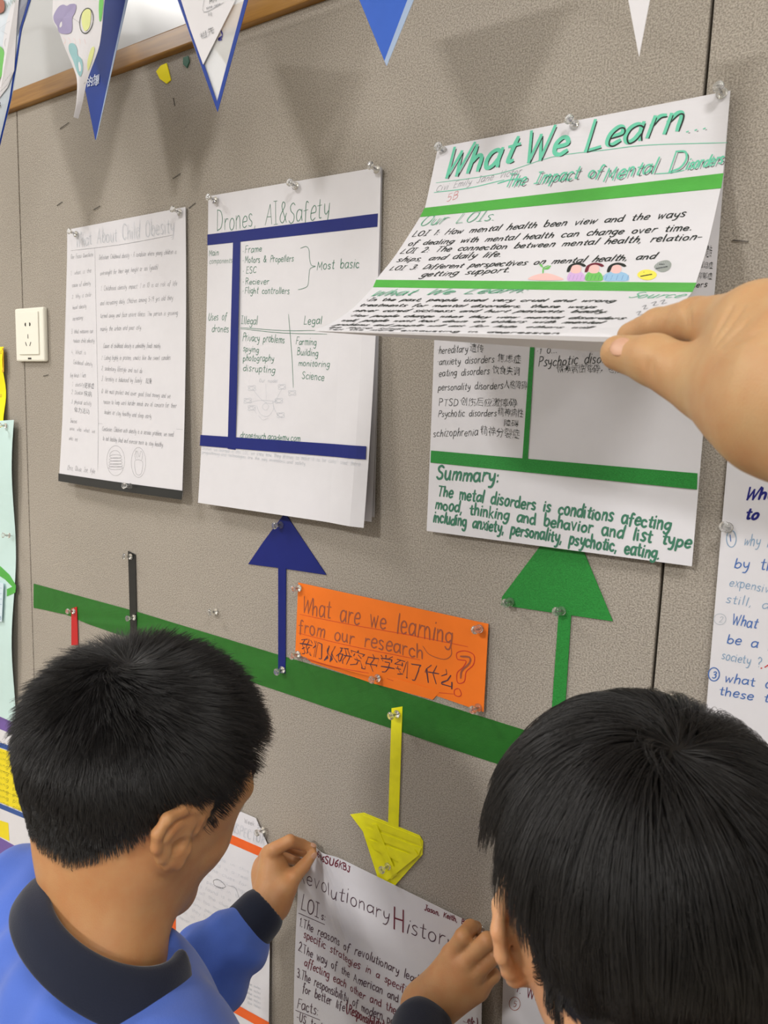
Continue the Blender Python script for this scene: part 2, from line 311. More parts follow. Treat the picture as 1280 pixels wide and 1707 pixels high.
class Ink:
    """collects pen strokes on one sheet, one mesh per ink colour"""
    def __init__(s, sheet, parent, h=.00025): s.sh = sheet; s.par = parent; s.b = {}; s.h = h; s.k = 0
    def _add(s, ink, V, F):
        vs, fs, n = s.b.setdefault(ink, [[], [], 0]); vs.append(V); fs.extend([tuple(i + n for i in f) for f in F]); s.b[ink][2] = n + len(V)
    def line_uv(s, uv, w, ink):
        w = w * .72
        m = np.asarray(uv, float) * [s.sh.wm, s.sh.hm]
        d = np.gradient(m, axis=0); L = np.linalg.norm(d, axis=1, keepdims=True); L[L < 1e-9] = 1e-9; d /= L
        ends = m.copy(); ends[0] -= d[0] * w * .35; ends[-1] += d[-1] * w * .35
        nrm = np.stack([-d[:, 1], d[:, 0]], 1)
        prof = np.full((len(m), 1), .5); prof[0] = .34; prof[-1] = .34
        A = (ends + nrm * w * prof) / [s.sh.wm, s.sh.hm]; B = (ends - nrm * w * prof) / [s.sh.wm, s.sh.hm]
        s.k += 1
        V = lift(s.sh, np.vstack([A, B]), s.h + (s.k % 40) * 2e-6); n = len(m)
        s._add(ink, V, [(i, i + 1, n + i + 1, n + i) for i in range(n - 1)])
    def line(s, pts, w, ink, k=4):
        uv = np.array([s.sh.inv(*p) for p in pts]); s.line_uv(smooth_line(uv, k), w, ink)
    def fill(s, pts, ink, k=4, h=None, px=True):
        uv = np.array([s.sh.inv(*p) for p in pts]) if px else np.array(pts)
        uv = smooth_line(np.vstack([uv, uv[:1]]), k)[:-1]; c = uv.mean(0)
        s.k += 1
        V = lift(s.sh, np.vstack([uv, c[None]]), (s.h if h is None else h) + (s.k % 40) * 2e-6); n = len(uv)
        s._add(ink, V, [(i, (i + 1) % n, n) for i in range(n)])
    def scribble(s, p0, p1, hpx, n, w, ink, jit=.3):
        pts = []
        for i in range(n):
            t = i / (n - 1); x = p0[0] + (p1[0] - p0[0]) * t; y = p0[1] + (p1[1] - p0[1]) * t
            pts.append((x + random.uniform(-1, 1) * jit, y + (-hpx if i % 2 else 0) * random.uniform(.75, 1.0)))
        s.line(pts, w, ink, 2)
    def write(s, text, p0, p1, hpx, w, ink, slant=.12, jit=.42, vert=True):
        a = s.sh.inv(*p0); b = s.sh.inv(*p1)
        pm = ((p0[0] + p1[0]) / 2, (p0[1] + p1[1]) / 2)
        H = abs(s.sh.inv(pm[0], pm[1])[1] - s.sh.inv(pm[0] , pm[1] - hpx)[1]) if vert else hpx
        gap = 1.25; T = sum(G[c][0] + gap for c in text) - gap
        dU = (b - a) / T; ux = dU[0]
        x = 0.0
        for ch in text:
            gw, st = G[ch]; jy = random.uniform(-jit, jit); js = 1 + random.uniform(-.12, .12); sl = slant + random.uniform(-.09, .09)
            for stk in st:
                p = smooth_line(np.array(stk) * [1, js] + [x, jy])
                xx = p[:, 0] + p[:, 1] * sl * (H * s.sh.hm / 10) / max(abs(ux) * s.sh.wm, 1e-9)
                uv = a + xx[:, None] * dU[None] * 1.0 - np.stack([0 * xx, p[:, 1] * H / 10], 1)
                s.line_uv(uv, w, ink)
            x += gw + gap
    def hanzi(s, text, p0, p1, hpx, ink, bold=0.0):
        cu = bpy.data.curves.new('t', 'FONT'); cu.body = text; cu.size = 1.0; cu.offset = bold - .012; cu.resolution_u = 2
        ob = bpy.data.objects.new('t', cu); COL.objects.link(ob)
        dg = bpy.context.evaluated_depsgraph_get(); me = bpy.data.meshes.new_from_object(ob.evaluated_get(dg))
        V = np.array([v.co[:2] for v in me.vertices]); F = [tuple(p.vertices) for p in me.polygons]
        bpy.data.objects.remove(ob); bpy.data.curves.remove(cu); bpy.data.meshes.remove(me)
        if len(V) == 0: print('EMPTY HANZI', text); return
        a = s.sh.inv(*p0); b = s.sh.inv(*p1); lo, hi = V.min(0), V.max(0)
        pm = ((p0[0] + p1[0]) / 2, (p0[1] + p1[1]) / 2); H = abs(s.sh.inv(*pm)[1] - s.sh.inv(pm[0], pm[1] - hpx)[1])
        q = (V - lo) / (hi - lo); q[:, 0] += .012 * np.sin(q[:, 1] * 7 + q[:, 0] * 30); q[:, 1] += .05 * np.sin(q[:, 0] * 23) + .01 * np.sin(q[:, 0] * 57)
        uv = a + q[:, :1] * (b - a)[None] - np.stack([0 * q[:, 0], q[:, 1] * H], 1)
        s.k += 1
        s._add(ink, lift(s.sh, uv, s.h + (s.k % 40) * 2e-6), F)
    def flush(s, name='handwriting'):
        for ink, (vs, fs, n) in s.b.items():
            tag(mesh_obj(name, np.vstack(vs), fs, INK[ink], s.par), kind='stuff')
        s.b = {}
# ------------------------------------------------------------------ the room
XL_, XR_, YF_ = -4.2, 3.2, -5.2
fl = tag(box('floor', (XL_, YF_, -.05), (XR_, .0, 0), M_floor), kind='structure')
ce = tag(box('ceiling', (XL_, YF_, CEIL), (XR_, .12, CEIL + .05), M_paint), kind='structure')
tag(box('wall_left', (XL_ - .1, YF_, 0), (XL_, .12, CEIL), M_paint), kind='structure')
tag(box('wall_right', (XR_, YF_, 0), (XR_ + .1, .12, CEIL), M_paint), kind='structure')
tag(box('wall_front', (XL_ - .1, YF_ - .1, 0), (XR_ + .1, YF_, CEIL), M_paint), kind='structure')
xs = SD                                        # survey units are camera-to-wall distances
SEAM_L, SEAM_R, TRIM0, TRIM1 = -1.789 * xs, -.274 * xs, 1.6 + .628 * xs, 1.6 + .665 * xs
wb = empty('wall_back', (0, 0, 0), kind='structure')
box('backing_board', (XL_, .012, 0), (XR_, .12, CEIL), M_seam, wb)
for a, b_ in ((XL_, SEAM_L - .0012), (SEAM_L + .0012, SEAM_R - .0014), (SEAM_R + .0014, 1.0), (1.0028, 2.2), (2.2028, XR_)):
    box('felt_panel', (a, 0, .1), (b_, .012, TRIM0), M_felt, wb, bevel=.0012)
box('white_panel', (XL_, .004, TRIM1), (-.45, .012, CEIL), M_white_board, wb)
box('felt_panel', (-.45, 0, TRIM1), (XR_, .012, CEIL), M_felt, wb)
tag(box('trim_1', (XL_, -.010, TRIM0), (XR_, .012, TRIM1), M_wood, None, .002), kind='structure')
tag(box('baseboard_back', (XL_, -.012, 0), (XR_, .012, .1), M_wood, None, .002), kind='structure')

for k, (lx, ly, ls) in enumerate(LAMPS):       # ceiling light panels, each with its own lamp
    where = ['above the left of the pin board', 'above the right of the pin board', 'in the middle of the room', 'at the far right of the room', 'at the far left of the room'][k]
    t = empty('ceiling_light', (lx, ly, CEIL), 'square white ceiling light panel ' + where, 'ceiling light', 'ceiling light panels')
    fr = bmesh.new()
    for lo, hi in (((-.31, -.31), (.31, -.285)), ((-.31, .285), (.31, .31)), ((-.31, -.285), (-.285, .285)), ((.285, -.285), (.31, .285))):
        box_bm(fr, (lx + lo[0], ly + lo[1], CEIL - .03), (lx + hi[0], ly + hi[1], CEIL))
    bm_obj('frame', fr, M_ivory, t)
    md, nt, b = nodes_of('lamp_diffuser'); b.inputs['Emission Color'].default_value = (1, .96, .9, 1); b.inputs['Emission Strength'].default_value = 4.0
    box('diffuser', (lx - .285, ly - .285, CEIL - .012), (lx + .285, ly + .285, CEIL - .006), md, t)
    ld = bpy.data.lights.new('panel_lamp', 'AREA'); ld.shape = 'SQUARE'; ld.size = .42; ld.energy = LAMP_W * ls; ld.color = (1.0, .975, .945)
    lo = bpy.data.objects.new('panel_lamp', ld); COL.objects.link(lo); lo.location = (lx, ly, CEIL - .02)

WALL = Sheet(xz=[(-3, 2.6), (1, 2.6), (1, .2), (-3, .2)], off=lambda u, v: 0 * u)

# ------------------------------------------------------------------ push pins
def lathe(prof, seg=14):
    V, F = [], []
    for r, z in prof:
        for k in range(seg):
            a = 2 * math.pi * k / seg; V.append((r * math.cos(a), r * math.sin(a), z))
    for i in range(len(prof) - 1):
        for k in range(seg):
            F.append((i * seg + k, i * seg + (k + 1) % seg, (i + 1) * seg + (k + 1) % seg, (i + 1) * seg + k))
    F.append(tuple(range(seg - 1, -1, -1))); F.append(tuple((len(prof) - 1) * seg + k for k in range(seg)))
    return V, F
_pv, _pf = lathe([(.0030, .0012), (.0046, .0016), (.0048, .0026), (.0036, .0034), (.0024, .0050), (.0023, .0085), (.0027, .0105), (.0040, .0118), (.0047, .0124), (.0047, .0138), (.0040, .0146), (.0020, .0149)])
_pm = bpy.data.meshes.new('grip'); _pm.from_pydata(_pv, [], _pf); _pm.materials.append(M_pin); _pm.polygons.foreach_set('use_smooth', [True] * len(_pm.polygons))
_nv, _nf = lathe([(.0002, -.005), (.00055, -.003), (.00055, .010)], 6)
_nm = bpy.data.meshes.new('needle'); _nm.from_pydata(_nv, [], _nf); _nm.materials.append(M_needle)
def pin(px, py, label, group=None, y=.0, tilt=None, loc=None, direc=None):
    p = at_y(px, py, -y) if loc is None else np.array(loc)
    t = empty('push_pin', p, label, 'push pin', group)
    d = np.array(direc if direc is not None else [random.uniform(-.12, .12), -1, random.uniform(.0, .22)], float); d /= np.linalg.norm(d)
    t.rotation_mode = 'QUATERNION'; t.rotation_quaternion = Vector((0, 0, 1)).rotation_difference(Vector(d.tolist()))
    for n, me in (('grip', _pm), ('needle', _nm)):
        o = bpy.data.objects.new(n, me); COL.objects.link(o); o.parent = t
    return t

# ------------------------------------------------------------------ wall socket
c0, c1 = W(31, 517), W(83, 601)
cx, cz = -1.7435 * xs, 1.6 + .127 * xs; hw = .044
sk = empty('wall_socket', (cx, 0, cz), 'ivory square power socket mounted on the felt wall', 'wall socket')
box('cover_plate', (cx - hw, -.0085, cz - hw), (cx + hw, 0, cz + hw), M_ivory, sk, .003)
box('face_panel', (cx - .030, -.0105, cz - .033), (cx + .031, -.0084, cz + .037), M_ivory, sk, .0012)
def slot(x, z, w, h, rot=0.0, name='slot'):
    bm = bmesh.new(); box_bm(bm, (-w / 2, -.0110, -h / 2), (w / 2, -.0102, h / 2), .0003)
    bmesh.ops.rotate(bm, verts=bm.verts, cent=(0, 0, 0), matrix=Matrix.Rotation(rot, 3, 'Y')); bmesh.ops.translate(bm, verts=bm.verts, vec=(x, 0, z))
    return bm_obj(name, bm, M_slot, sk)
for sx in (-1, 1):
    v, f = lathe([(.0030, .0), (.0030, .0006)], 12)
    vv = [(cx + sx * .0062 + (-sx * .0008 if abs(a) > .0015 and a * sx < 0 else a * .9), -.0104 - c, cz + .0165 + b) for a, b, c in v]
    mesh_obj('round_hole', vv, f, M_slot, sk)
slot(cx + .0, cz - .003, .0014, .007); slot(cx - .0065, cz - .0155, .0014, .0075, -.5); slot(cx + .0065, cz - .0155, .0014, .0075, .5)
box('indicator', (cx - .005, -.0090, cz - .0405), (cx + .005, -.0083, cz - .0378), M_slot, sk)

# ------------------------------------------------------------------ staples left in the wall
for k, (x, y, dx, dy, wh) in enumerate([(295, 294, 6, -4, 'under the yellow tape scrap'), (108, 210, 7, -5, 'below the painted pennant'), (291, 170, 1, 6, 'below the green tape scrap'), (100, 340, 4, -3, 'just above the left corner of the pencil poster'), (162, 347, 5, -3, 'above the middle of the pencil poster'), (321, 343, 5, -4, 'between the pencil poster and the drones poster'), (77, 626, 4, -1, 'just under the wall socket'), (1234, 402, 13, 1, 'right of the lifted poster')]):
    a, b_ = at_y(x - dx, y - dy, 0), at_y(x + dx, y + dy, 0); d = (b_ - a); L = np.linalg.norm(d); d /= L
    n = np.array([0, -1, 0]); s_ = np.cross(d, n) * .0004
    P = [a + n * -.001, a + n * .0009, b_ + n * .0009, b_ + n * -.001]
    V = []
    for i, q in enumerate(P):
        o = n * .0004 * (1 if i in (1, 2) else 0) + d * (.0004 * (1 if i == 0 else -1 if i == 3 else 0))
        V += [q - s_, q + s_, q + s_ + o + (d * .0005 if i < 2 else -d * .0005) * (i in (0, 3)), q - s_ + o + (d * .0005 if i < 2 else -d * .0005) * (i in (0, 3))]
    F = [(0, 1, 2, 3), (15, 14, 13, 12)]
    for i in range(3):
        for k2 in range(4): F.append((i * 4 + k2, i * 4 + (k2 + 1) % 4, i * 4 + 4 + (k2 + 1) % 4, i * 4 + 4 + k2))
    tag(mesh_obj('staple', V, F, M_steel), 'small dark staple left in the wall ' + wh, 'staple', 'stray staples in the felt wall')

# ------------------------------------------------------------------ tape: the long green band and the arrows
def wavy(sh, top, bot, n, material, name, parent=None, th=.0006, amp=.0008):
    """strip whose edges follow two pixel polylines"""
    def res(pl):
        uv = np.array([sh.inv(*p) for p in pl]); t = np.linspace(0, 1, len(uv)); q = np.linspace(0, 1, n + 1)
        return np.stack([np.interp(q, t, uv[:, 0]), np.interp(q, t, uv[:, 1])], 1)
    T, B = res(top), res(bot); rows = [T, T * .5 + B * .5, B]; m = n + 1
    ph = np.linspace(0, 40, m); V = []
    for lay in (1, 0):
        for r, R_ in enumerate(rows):
            V.append(np.array([lift(sh, R_[i:i + 1], th * lay + amp * lay * (1 + math.sin(ph[i] + r * 1.3)) * .5)[0] for i in range(m)]))
    V = np.vstack(V); F = []; K = 3 * m
    for r in range(2):
        for i in range(n):
            a = r * m + i; F.append((a, a + m, a + m + 1, a + 1)); F.append((K + a, K + a + 1, K + a + m + 1, K + a + m))
    for i in range(n): F.append((i, i + 1, K + i + 1, K + i)); F.append((2 * m + i + 1, 2 * m + i, K + 2 * m + i, K + 2 * m + i + 1))
    F.append((0, K, K + m, m)); F.append((m, K + m, K + 2 * m, 2 * m))
    F.append((n, m + n, K + m + n, K + n)); F.append((m + n, 2 * m + n, K + 2 * m + n, K + m + n))
    return mesh_obj(name, V, F, material, parent, smooth=False)
gb = wavy(WALL, [(57, 973), (230, 1020), (440, 1084), (660, 1150), (875, 1217), (1030, 1268)], [(57, 1013), (110, 1024), (150, 1041), (435, 1142), (640, 1210), (850, 1280), (1010, 1335)], 60, M_green_t, 'tape_band')
tag(gb, 'long green tape band running across the grey felt wall', 'tape')

def arrow(name, head, shaft, m, label, th=.0010):
    o = bpy.data.objects.new(name, None); COL.objects.link(o); p = at_y(*shaft[0], 0); o.location = p.tolist(); tag(o, label, 'arrow')
    poly_obj('arrowhead', WALL, head, m, o, th=th, h=.0006, sub=4); s_ = poly_obj('shaft', WALL, shaft, m, o, th=.0007, h=.0016 if 0 else .0010, sub=4)
    return o
arrow('blue_arrow', [(476, 855), (545, 958), (478, 948), (415, 940), (440, 903)], [(465, 944), (478, 946), (477, 1122), (465, 1121)], M_blue_t, 'navy blue arrow pointing up at the drones poster')
pin(470, 875, 'clear push pin in the blue arrow near its tip'); pin(472, 1116, 'clear push pin at the foot of the blue arrow', y=.002)
arrow('green_arrow', [(905, 905), (968, 905), (1022, 1035), (930, 1022), (836, 1008), (838, 994)], [(932, 1022), (953, 1024), (942, 1190), (920, 1190)], M_green_a, 'green arrow pointing up at the poster bottom, largest arrow')
pin(852, 1003, 'clear push pin at the left corner of the green arrowhead'); pin(938, 1018, 'clear push pin where the green shaft meets its arrowhead')
ya = arrow('yellow_arrow', [(585, 1357), (607, 1354), (700, 1392), (706, 1402), (705, 1424), (656, 1479), (632, 1466), (606, 1385)], [(654, 1180), (672, 1177), (665, 1384), (648, 1378)], M_yel_t, 'yellow tape arrow pointing down above the held poster')
bpy.context.view_layer.update()
for qi, q in enumerate(([(607, 1358), (702, 1396), (704, 1408), (610, 1372)], [(612, 1378), (704, 1412), (700, 1424), (618, 1394)], [(618, 1398), (690, 1424), (676, 1440), (626, 1414)], [(622, 1372), (630, 1372), (664, 1456), (654, 1464)], [(648, 1466), (640, 1458), (694, 1414), (700, 1424)])):
    poly_obj('tape_layer', WALL, q, M_yel_t, ya, th=.0005, h=.0017 + .0004 * qi)
pin(663, 1190, 'clear push pin at the top of the yellow shaft', y=.002); pin(648, 1443, 'clear push pin in the yellow arrowhead', y=.002)
tag(poly_obj('tape_strip', WALL, [(215, 918), (227, 924), (230, 1060), (219, 1060)], M_black_t, None, .0008, .0012, sub=3), 'upright black tape strip above the left boy', 'tape')
pin(219, 928, 'clear push pin at the top of the black tape strip', y=.002); pin(225, 1029, 'clear push pin in the black tape strip at the green band', y=.002)
tag(poly_obj('tape_strip', WALL, [(121, 1014), (130, 1011), (132, 1075), (121, 1075)], M_red_t, None, .0008, .0016, sub=3), 'short red tape strip on the green band', 'tape')
pin(124, 1019, 'clear push pin at the top of the red tape strip', y=.002)
pin(361, 1019, 'lone clear push pin in bare felt above the green band')
tag(poly_obj('tape_scrap', WALL, [(262, 120), (270, 110), (279, 106), (283, 122), (286, 134), (279, 140), (268, 132)], M_yel, None, .0015, .0005, sub=3), 'torn yellow tape scrap under the wooden trim', 'tape scrap')
tag(poly_obj('tape_scrap', WALL, [(307, 97), (315, 94), (317, 104), (313, 114), (307, 108)], mat('dark_green_scrap', (34, 88, 66), .6, noise=.3, nscale=900), None, .0015, .0005, sub=3), 'tiny dark green tape scrap under the wooden trim', 'tape scrap')

# ------------------------------------------------------------------ orange question card
oc = Sheet([(497, 971), (814, 1040), (806, 1187), (492, 1090)], off=lambda u, v: .003 + .003 * np.sin(u * 7) * v)
ob = bpy.data.objects.new('question_card', None); COL.objects.link(ob); ob.location = at_y(497, 971, 0).tolist(); tag(ob, 'orange paper card asking what are we learning, above green band', 'card')
sheet_obj('card_sheet', oc, M_orange, ob, 20, 6)
poly_obj('backing_strip', WALL, [(500, 1085), (735, 1152), (722, 1166), (620, 1138), (520, 1104)], M_orange, ob, .0005, .0008)
ik = Ink(oc, ob)
ik.write('What are we learning', (503, 1021), (753, 1074), 32, .0025, 'brown', .05); ik.write('from our research', (498, 1053), (705, 1098), 25, .0025, 'brown', .05)
ik.line([(500, 1024), (600, 1044), (680, 1058), (780, 1078)], .0008, 'red'); ik.line([(497, 1055), (600, 1080), (700, 1100)], .0008, 'red'); ik.line([(502, 1096), (560, 1112), (615, 1122)], .0008, 'red'); ik.line([(645, 1131), (700, 1150), (757, 1157)], .0008, 'red')
ik.line([(705, 1077), (716, 1091), (740, 1099), (752, 1092), (752, 1078)], .0012, 'brown')
ik.hanzi('我们从研究中学到了什么', (501, 1090), (757, 1150), 30, 'plum', .0)
for q in ([(762, 1098), (762, 1088), (776, 1085), (790, 1092), (789, 1108), (777, 1120), (774, 1136), (763, 1138), (762, 1122), (772, 1112), (777, 1102), (768, 1100), (762, 1098)], [(765, 1148), (769, 1157), (765, 1161), (758, 1158), (758, 1150), (765, 1148)]): ik.line(q, .0012, 'red')
ik.line([(768, 1094), (783, 1096), (782, 1106), (770, 1118), (768, 1130)], .0030, 'brown')
ik.flush()
pin(500, 980, 'clear push pin at the upper left corner of the orange card', y=.003); pin(498, 1090, 'clear push pin at the lower left corner of the orange card', y=.003); pin(800, 1048, 'clear push pin at the upper right corner of the orange card', y=.003)
pin(799, 1179, 'clear push pin at the lower right corner of the orange card', y=.003); pin(631, 1130, 'clear push pin in the middle of the orange card bottom edge', y=.003)

def thing_at(name, px, label, cat):
    o = bpy.data.objects.new(name, None); COL.objects.link(o); o.location = at_y(px[0], px[1], 0).tolist(); return tag(o, label, cat)

# ------------------------------------------------------------------ pencil poster, far left
p1 = thing_at('pencil_poster', (112, 380), 'white pencil-written poster with black tape along its bottom, farthest left', 'poster')
s1 = Sheet([(112, 383), (309, 345), (303, 830), (98, 802)], off=lambda u, v: .004 + .014 * v ** 2 + .004 * np.sin(u * 3.1) * v)
sheet_obj('paper_sheet', s1, M_paper, p1, 10, 20)
poly_obj('backing_sheet', WALL, [(114, 386), (311, 348), (305, 828), (102, 800)], M_paper_b, p1, .0006, .0004)
strip_obj('tape_strip', s1, (98, 789), (305, 818), (303, 833), (98, 802), M_black_t, p1, th=.0005, h=.0003)
ik = Ink(s1, p1)
ik.write('What About Child Obesity', (126, 412), (290, 388), 25, .0007, 'palepencil', .0, .5); ik.write('What About Child Obesity', (127, 413), (291, 389), 25, .0006, 'palepencil', .0, .5)
ik.line([(118, 418), (200, 408), (288, 392)], .0006, 'pencil'); ik.line([(158, 413), (161, 560), (164, 705), (163, 786)], .0006, 'pencil'); ik.line([(164, 706), (305, 716)], .0006, 'pencil')
Lp = [('Our Focus Questions', 118, 432, 155, 427), ('1. what is the', 118, 459, 152, 454), ('cause of obesity', 120, 479, 151, 475), ('2. Why is child-', 120, 498, 153, 494), ('hood obesity', 121, 516, 144, 513), ('increasing', 121, 535, 138, 532), ('3. What measures can', 119, 556, 155, 555), ('reduce child obesity', 122, 571, 157, 571), ('4. What is', 119, 590, 143, 591), ('Childhood obesity', 122, 607, 154, 610), ('Key Words / Facts', 117, 629, 143, 629), ('1. obesity', 120, 644, 140, 644), ('2. Disease', 119, 657, 138, 658), ('3. physical activity', 119, 672, 152, 676), ('Sources', 117, 704, 128, 706), ('www. who. what. we', 116, 717, 158, 722), ('who. int', 115, 733, 129, 736)]
for t_, x0, y0, x1, y1 in Lp: ik.write(t_, (x0, y0), (x1, y1), 7, .00055, 'pencil', .15)
ik.hanzi('肥胖症', (141, 647), (157, 648), 9, 'pencil'); ik.hanzi('疾病', (140, 660), (153, 662), 9, 'pencil'); ik.hanzi('体力活动', (124, 687), (149, 691), 9, 'pencil')
Rp = [('Definition: Childhood obesity = A condition where young children is', 165, 433, 294, 423), ('overweight for their age, height or sex (youth)', 167, 459, 263, 449), ('1. Childhood obesity impact: 1 in 10 is at risk of life', 168, 485, 295, 476), ('and increasing daily. Children among 5-19 yrs old they', 167, 509, 288, 500), ('turned away and face severe illness. The person is growing', 167, 530, 296, 525), ('mainly the urban and poor city.', 167, 552, 236, 549), ('Causes of childhood obesity is unhealthy foods mainly', 172, 580, 267, 580), ('1. Eating highly in protein, snacks like the sweet candies', 169, 600, 284, 600), ('2. sedentary lifestyle and not do', 169, 617, 237, 622), ('3. Heredity is balanced by family', 169, 635, 236, 638), ('Q: We must protect and cover good food money and we', 169, 655, 284, 664), ('reason to keep work harder needs are of concern for their', 172, 673, 294, 680), ('bodies or stay healthy and sleep early.', 174, 690, 253, 698), ('Conclusion: Children with obesity is a serious problem, we need', 170, 718, 289, 728), ('to eat healthy food and exercise more to stay healthy.', 171, 734, 272, 745)]
for t_, x0, y0, x1, y1 in Rp: ik.write(t_, (x0, y0), (x1, y1), 8, .00055, 'pencil', .2)
ik.hanzi('超重', (243, 639), (253, 640), 9, 'pencil')
def oval(ik, cx_, cy_, rx, ry, w, ink, n=14, a0=0, a1=2 * math.pi, rot=0.0):
    ik.line([(cx_ + rx * math.cos(a0 + (a1 - a0) * k / n) * math.cos(rot) - ry * math.sin(a0 + (a1 - a0) * k / n) * math.sin(rot), cy_ + rx * math.cos(a0 + (a1 - a0) * k / n) * math.sin(rot) + ry * math.sin(a0 + (a1 - a0) * k / n) * math.cos(rot)) for k in range(n + 1)], w, ink, 3)
oval(ik, 193, 768, 15, 25, .0005, 'pencil'); oval(ik, 231, 771, 12, 25, .0005, 'pencil')
oval(ik, 192, 760, 9, 9, .0005, 'pencil', 8, math.pi, 2 * math.pi)
for dy in (0, 5, 10, 15, 19): oval(ik, 193, 761 + dy, 10 + dy * .1, 3, .0005, 'pencil', 8)
ik.line([(226, 766), (225, 758), (229, 752), (232, 762), (235, 752), (238, 758), (236, 768)], .0005, 'pencil'); ik.line([(225, 768), (238, 770), (235, 790), (227, 789), (225, 768)], .0005, 'pencil'); ik.line([(229, 764), (226, 750)], .0005, 'pencil')
ik.write('Chris, Olivia, Joe, Kyle', (112, 783), (158, 789), 8, .00055, 'pencil', .2)
ik.flush()
pin(128, 391, 'clear push pin at the upper left of the pencil poster', y=.005); pin(301, 355, 'clear push pin at the upper right of the pencil poster', y=.005); pin(219, 811, 'clear push pin in the black tape of the pencil poster', y=.02)

# ------------------------------------------------------------------ drones poster
p2 = thing_at('drones_poster', (347, 325), 'white poster about drones with navy blue tape lines', 'poster')
s2 = Sheet([(347, 327), (635, 278), (606, 880), (330, 838)], off=lambda u, v: .005 + .016 * v ** 2 * (1 + .3 * u) + .006 * np.exp(-((u - .93) / .08) ** 2) * v)
sheet_obj('paper_sheet', s2, M_paper, p2, 16, 20)
sb = Sheet([(350, 330), (637, 280), (619, 870), (336, 832)], off=lambda u, v: .003 + .009 * v ** 2)
sheet_obj('backing_sheet', sb, M_paper, p2, 8, 12)
sb = Sheet([(352, 332), (636, 282), (624, 862), (338, 828)], off=lambda u, v: .0015 + .004 * v ** 2)
sheet_obj('backing_sheet', sb, M_paper_b, p2, 8, 12)
strip_obj('tape_strip', s2, (346, 391), (630, 356), (629, 378), (346, 409), M_blue_t, p2)
strip_obj('tape_strip', s2, (389, 404), (401, 403), (393, 750), (380, 748), M_blue_t, p2, h=.0005, n=1)
bpy.data.objects.remove(COL.objects[-1]) if False else None
strip_obj('tape_strip', s2, (335, 725), (611, 744), (610, 766), (334, 743), M_blue_t, p2, h=.0008)
ik = Ink(s2, p2)
ik.write('Drones, AI&Safety', (361, 385), (548, 364), 35, .0012, 'green', .05)
ik.write('Main', (348, 427), (364, 426), 10, .0009, 'green'); ik.write('components', (349, 440), (387, 438), 9, .0006, 'green')
for t_, x0, y0, x1, y1, h in [('Frame', 408, 422, 436, 419, 11), ('Motors & Propellers', 408, 438, 489, 436, 11), ('ESC', 410, 456, 427, 455, 10), ('Reciever', 409, 474, 448, 474, 10), ('Flight controllers', 408, 489, 482, 490, 11)]:
    ik.write(t_, (x0, y0), (x1, y1), h, .0010, 'green'); ik.write('*', (404, y0 + 1), (406, y0 + 1), 9, .0012, 'green')
ik.line([(501, 414), (510, 411), (515, 416), (516, 430), (519, 442), (526, 444), (517, 448), (515, 460), (513, 476), (505, 481), (497, 483)], .0008, 'green')
ik.write('Most basic', (528, 450), (598, 446), 15, .0012, 'green')
ik.write('Uses of', (347, 534), (377, 534), 12, .0010, 'green'); ik.write('drones', (353, 553), (381, 554), 12, .0010, 'green')
ik.write('Illegal', (402, 540), (429, 541), 14, .0010, 'green'); ik.write('Legal', (506, 541), (536, 540), 13, .0011, 'green')
ik.line([(401, 546), (470, 551), (525, 551)], .0008, 'green'); ik.line([(401, 548), (470, 555), (545, 557)], .0008, 'green'); ik.line([(481, 524), (484, 560), (487, 600), (489, 646)], .0009, 'green')
for t_, x0, y0, x1, y1, h in [('Privacy problems', 404, 568, 474, 572, 13), ('spying', 405, 585, 431, 588, 10), ('photography', 405, 602, 456, 602, 11), ('disrupting', 405, 618, 458, 622, 12), ('Farming', 493, 574, 527, 576, 12), ('Building', 495, 592, 530, 594, 12), ('monitoring', 497, 610, 549, 612, 11), ('Science', 503, 631, 540, 635, 12)]:
    ik.write(t_, (x0, y0), (x1, y1), h, .0010, 'green')
ik.write('Our model', (432, 637), (462, 638), 6, .0005, 'palepencil')
for cx_, cy_ in ((420, 647), (470, 645), (413, 668), (465, 668), (487, 655), (468, 692), (420, 680)):
    oval(ik, cx_, cy_, 7, 3, .0005, 'palepencil', 8, rot=.4); oval(ik, cx_, cy_, 7, 3, .0005, 'palepencil', 8, rot=-.5)
for q in ([(420, 647), (437, 667), (455, 672), (470, 648)], [(413, 672), (430, 668), (450, 668), (466, 672)], [(428, 676), (434, 690), (446, 694), (456, 682), (454, 668)], [(437, 678), (443, 684), (448, 678), (443, 672), (437, 678)], [(455, 676), (462, 690), (470, 697)], [(431, 693), (438, 700), (447, 697)], [(443, 640), (444, 665)], [(420, 678), (428, 690)]): ik.line(q, .0005, 'palepencil')
ik.write('dronetourh.academy.com', (400, 730), (500, 736), 11, .0010, 'green', .2)
ik.write('Drones: we learned in this LOI, we knew how they drones to make it to be complicated. there', (337, 750), (600, 777), 7, .0005, 'palepencil'); ik.write('programming and technologies are the way inventions and safety.', (337, 756), (510, 776), 6, .0005, 'palepencil')
ik.flush()
pin(360, 335, 'clear push pin at the upper left of the drones poster', y=.006); pin(494, 311, 'clear push pin at the top middle of the drones poster', y=.006); pin(630, 284, 'clear push pin at the upper right of the drones poster', y=.006)

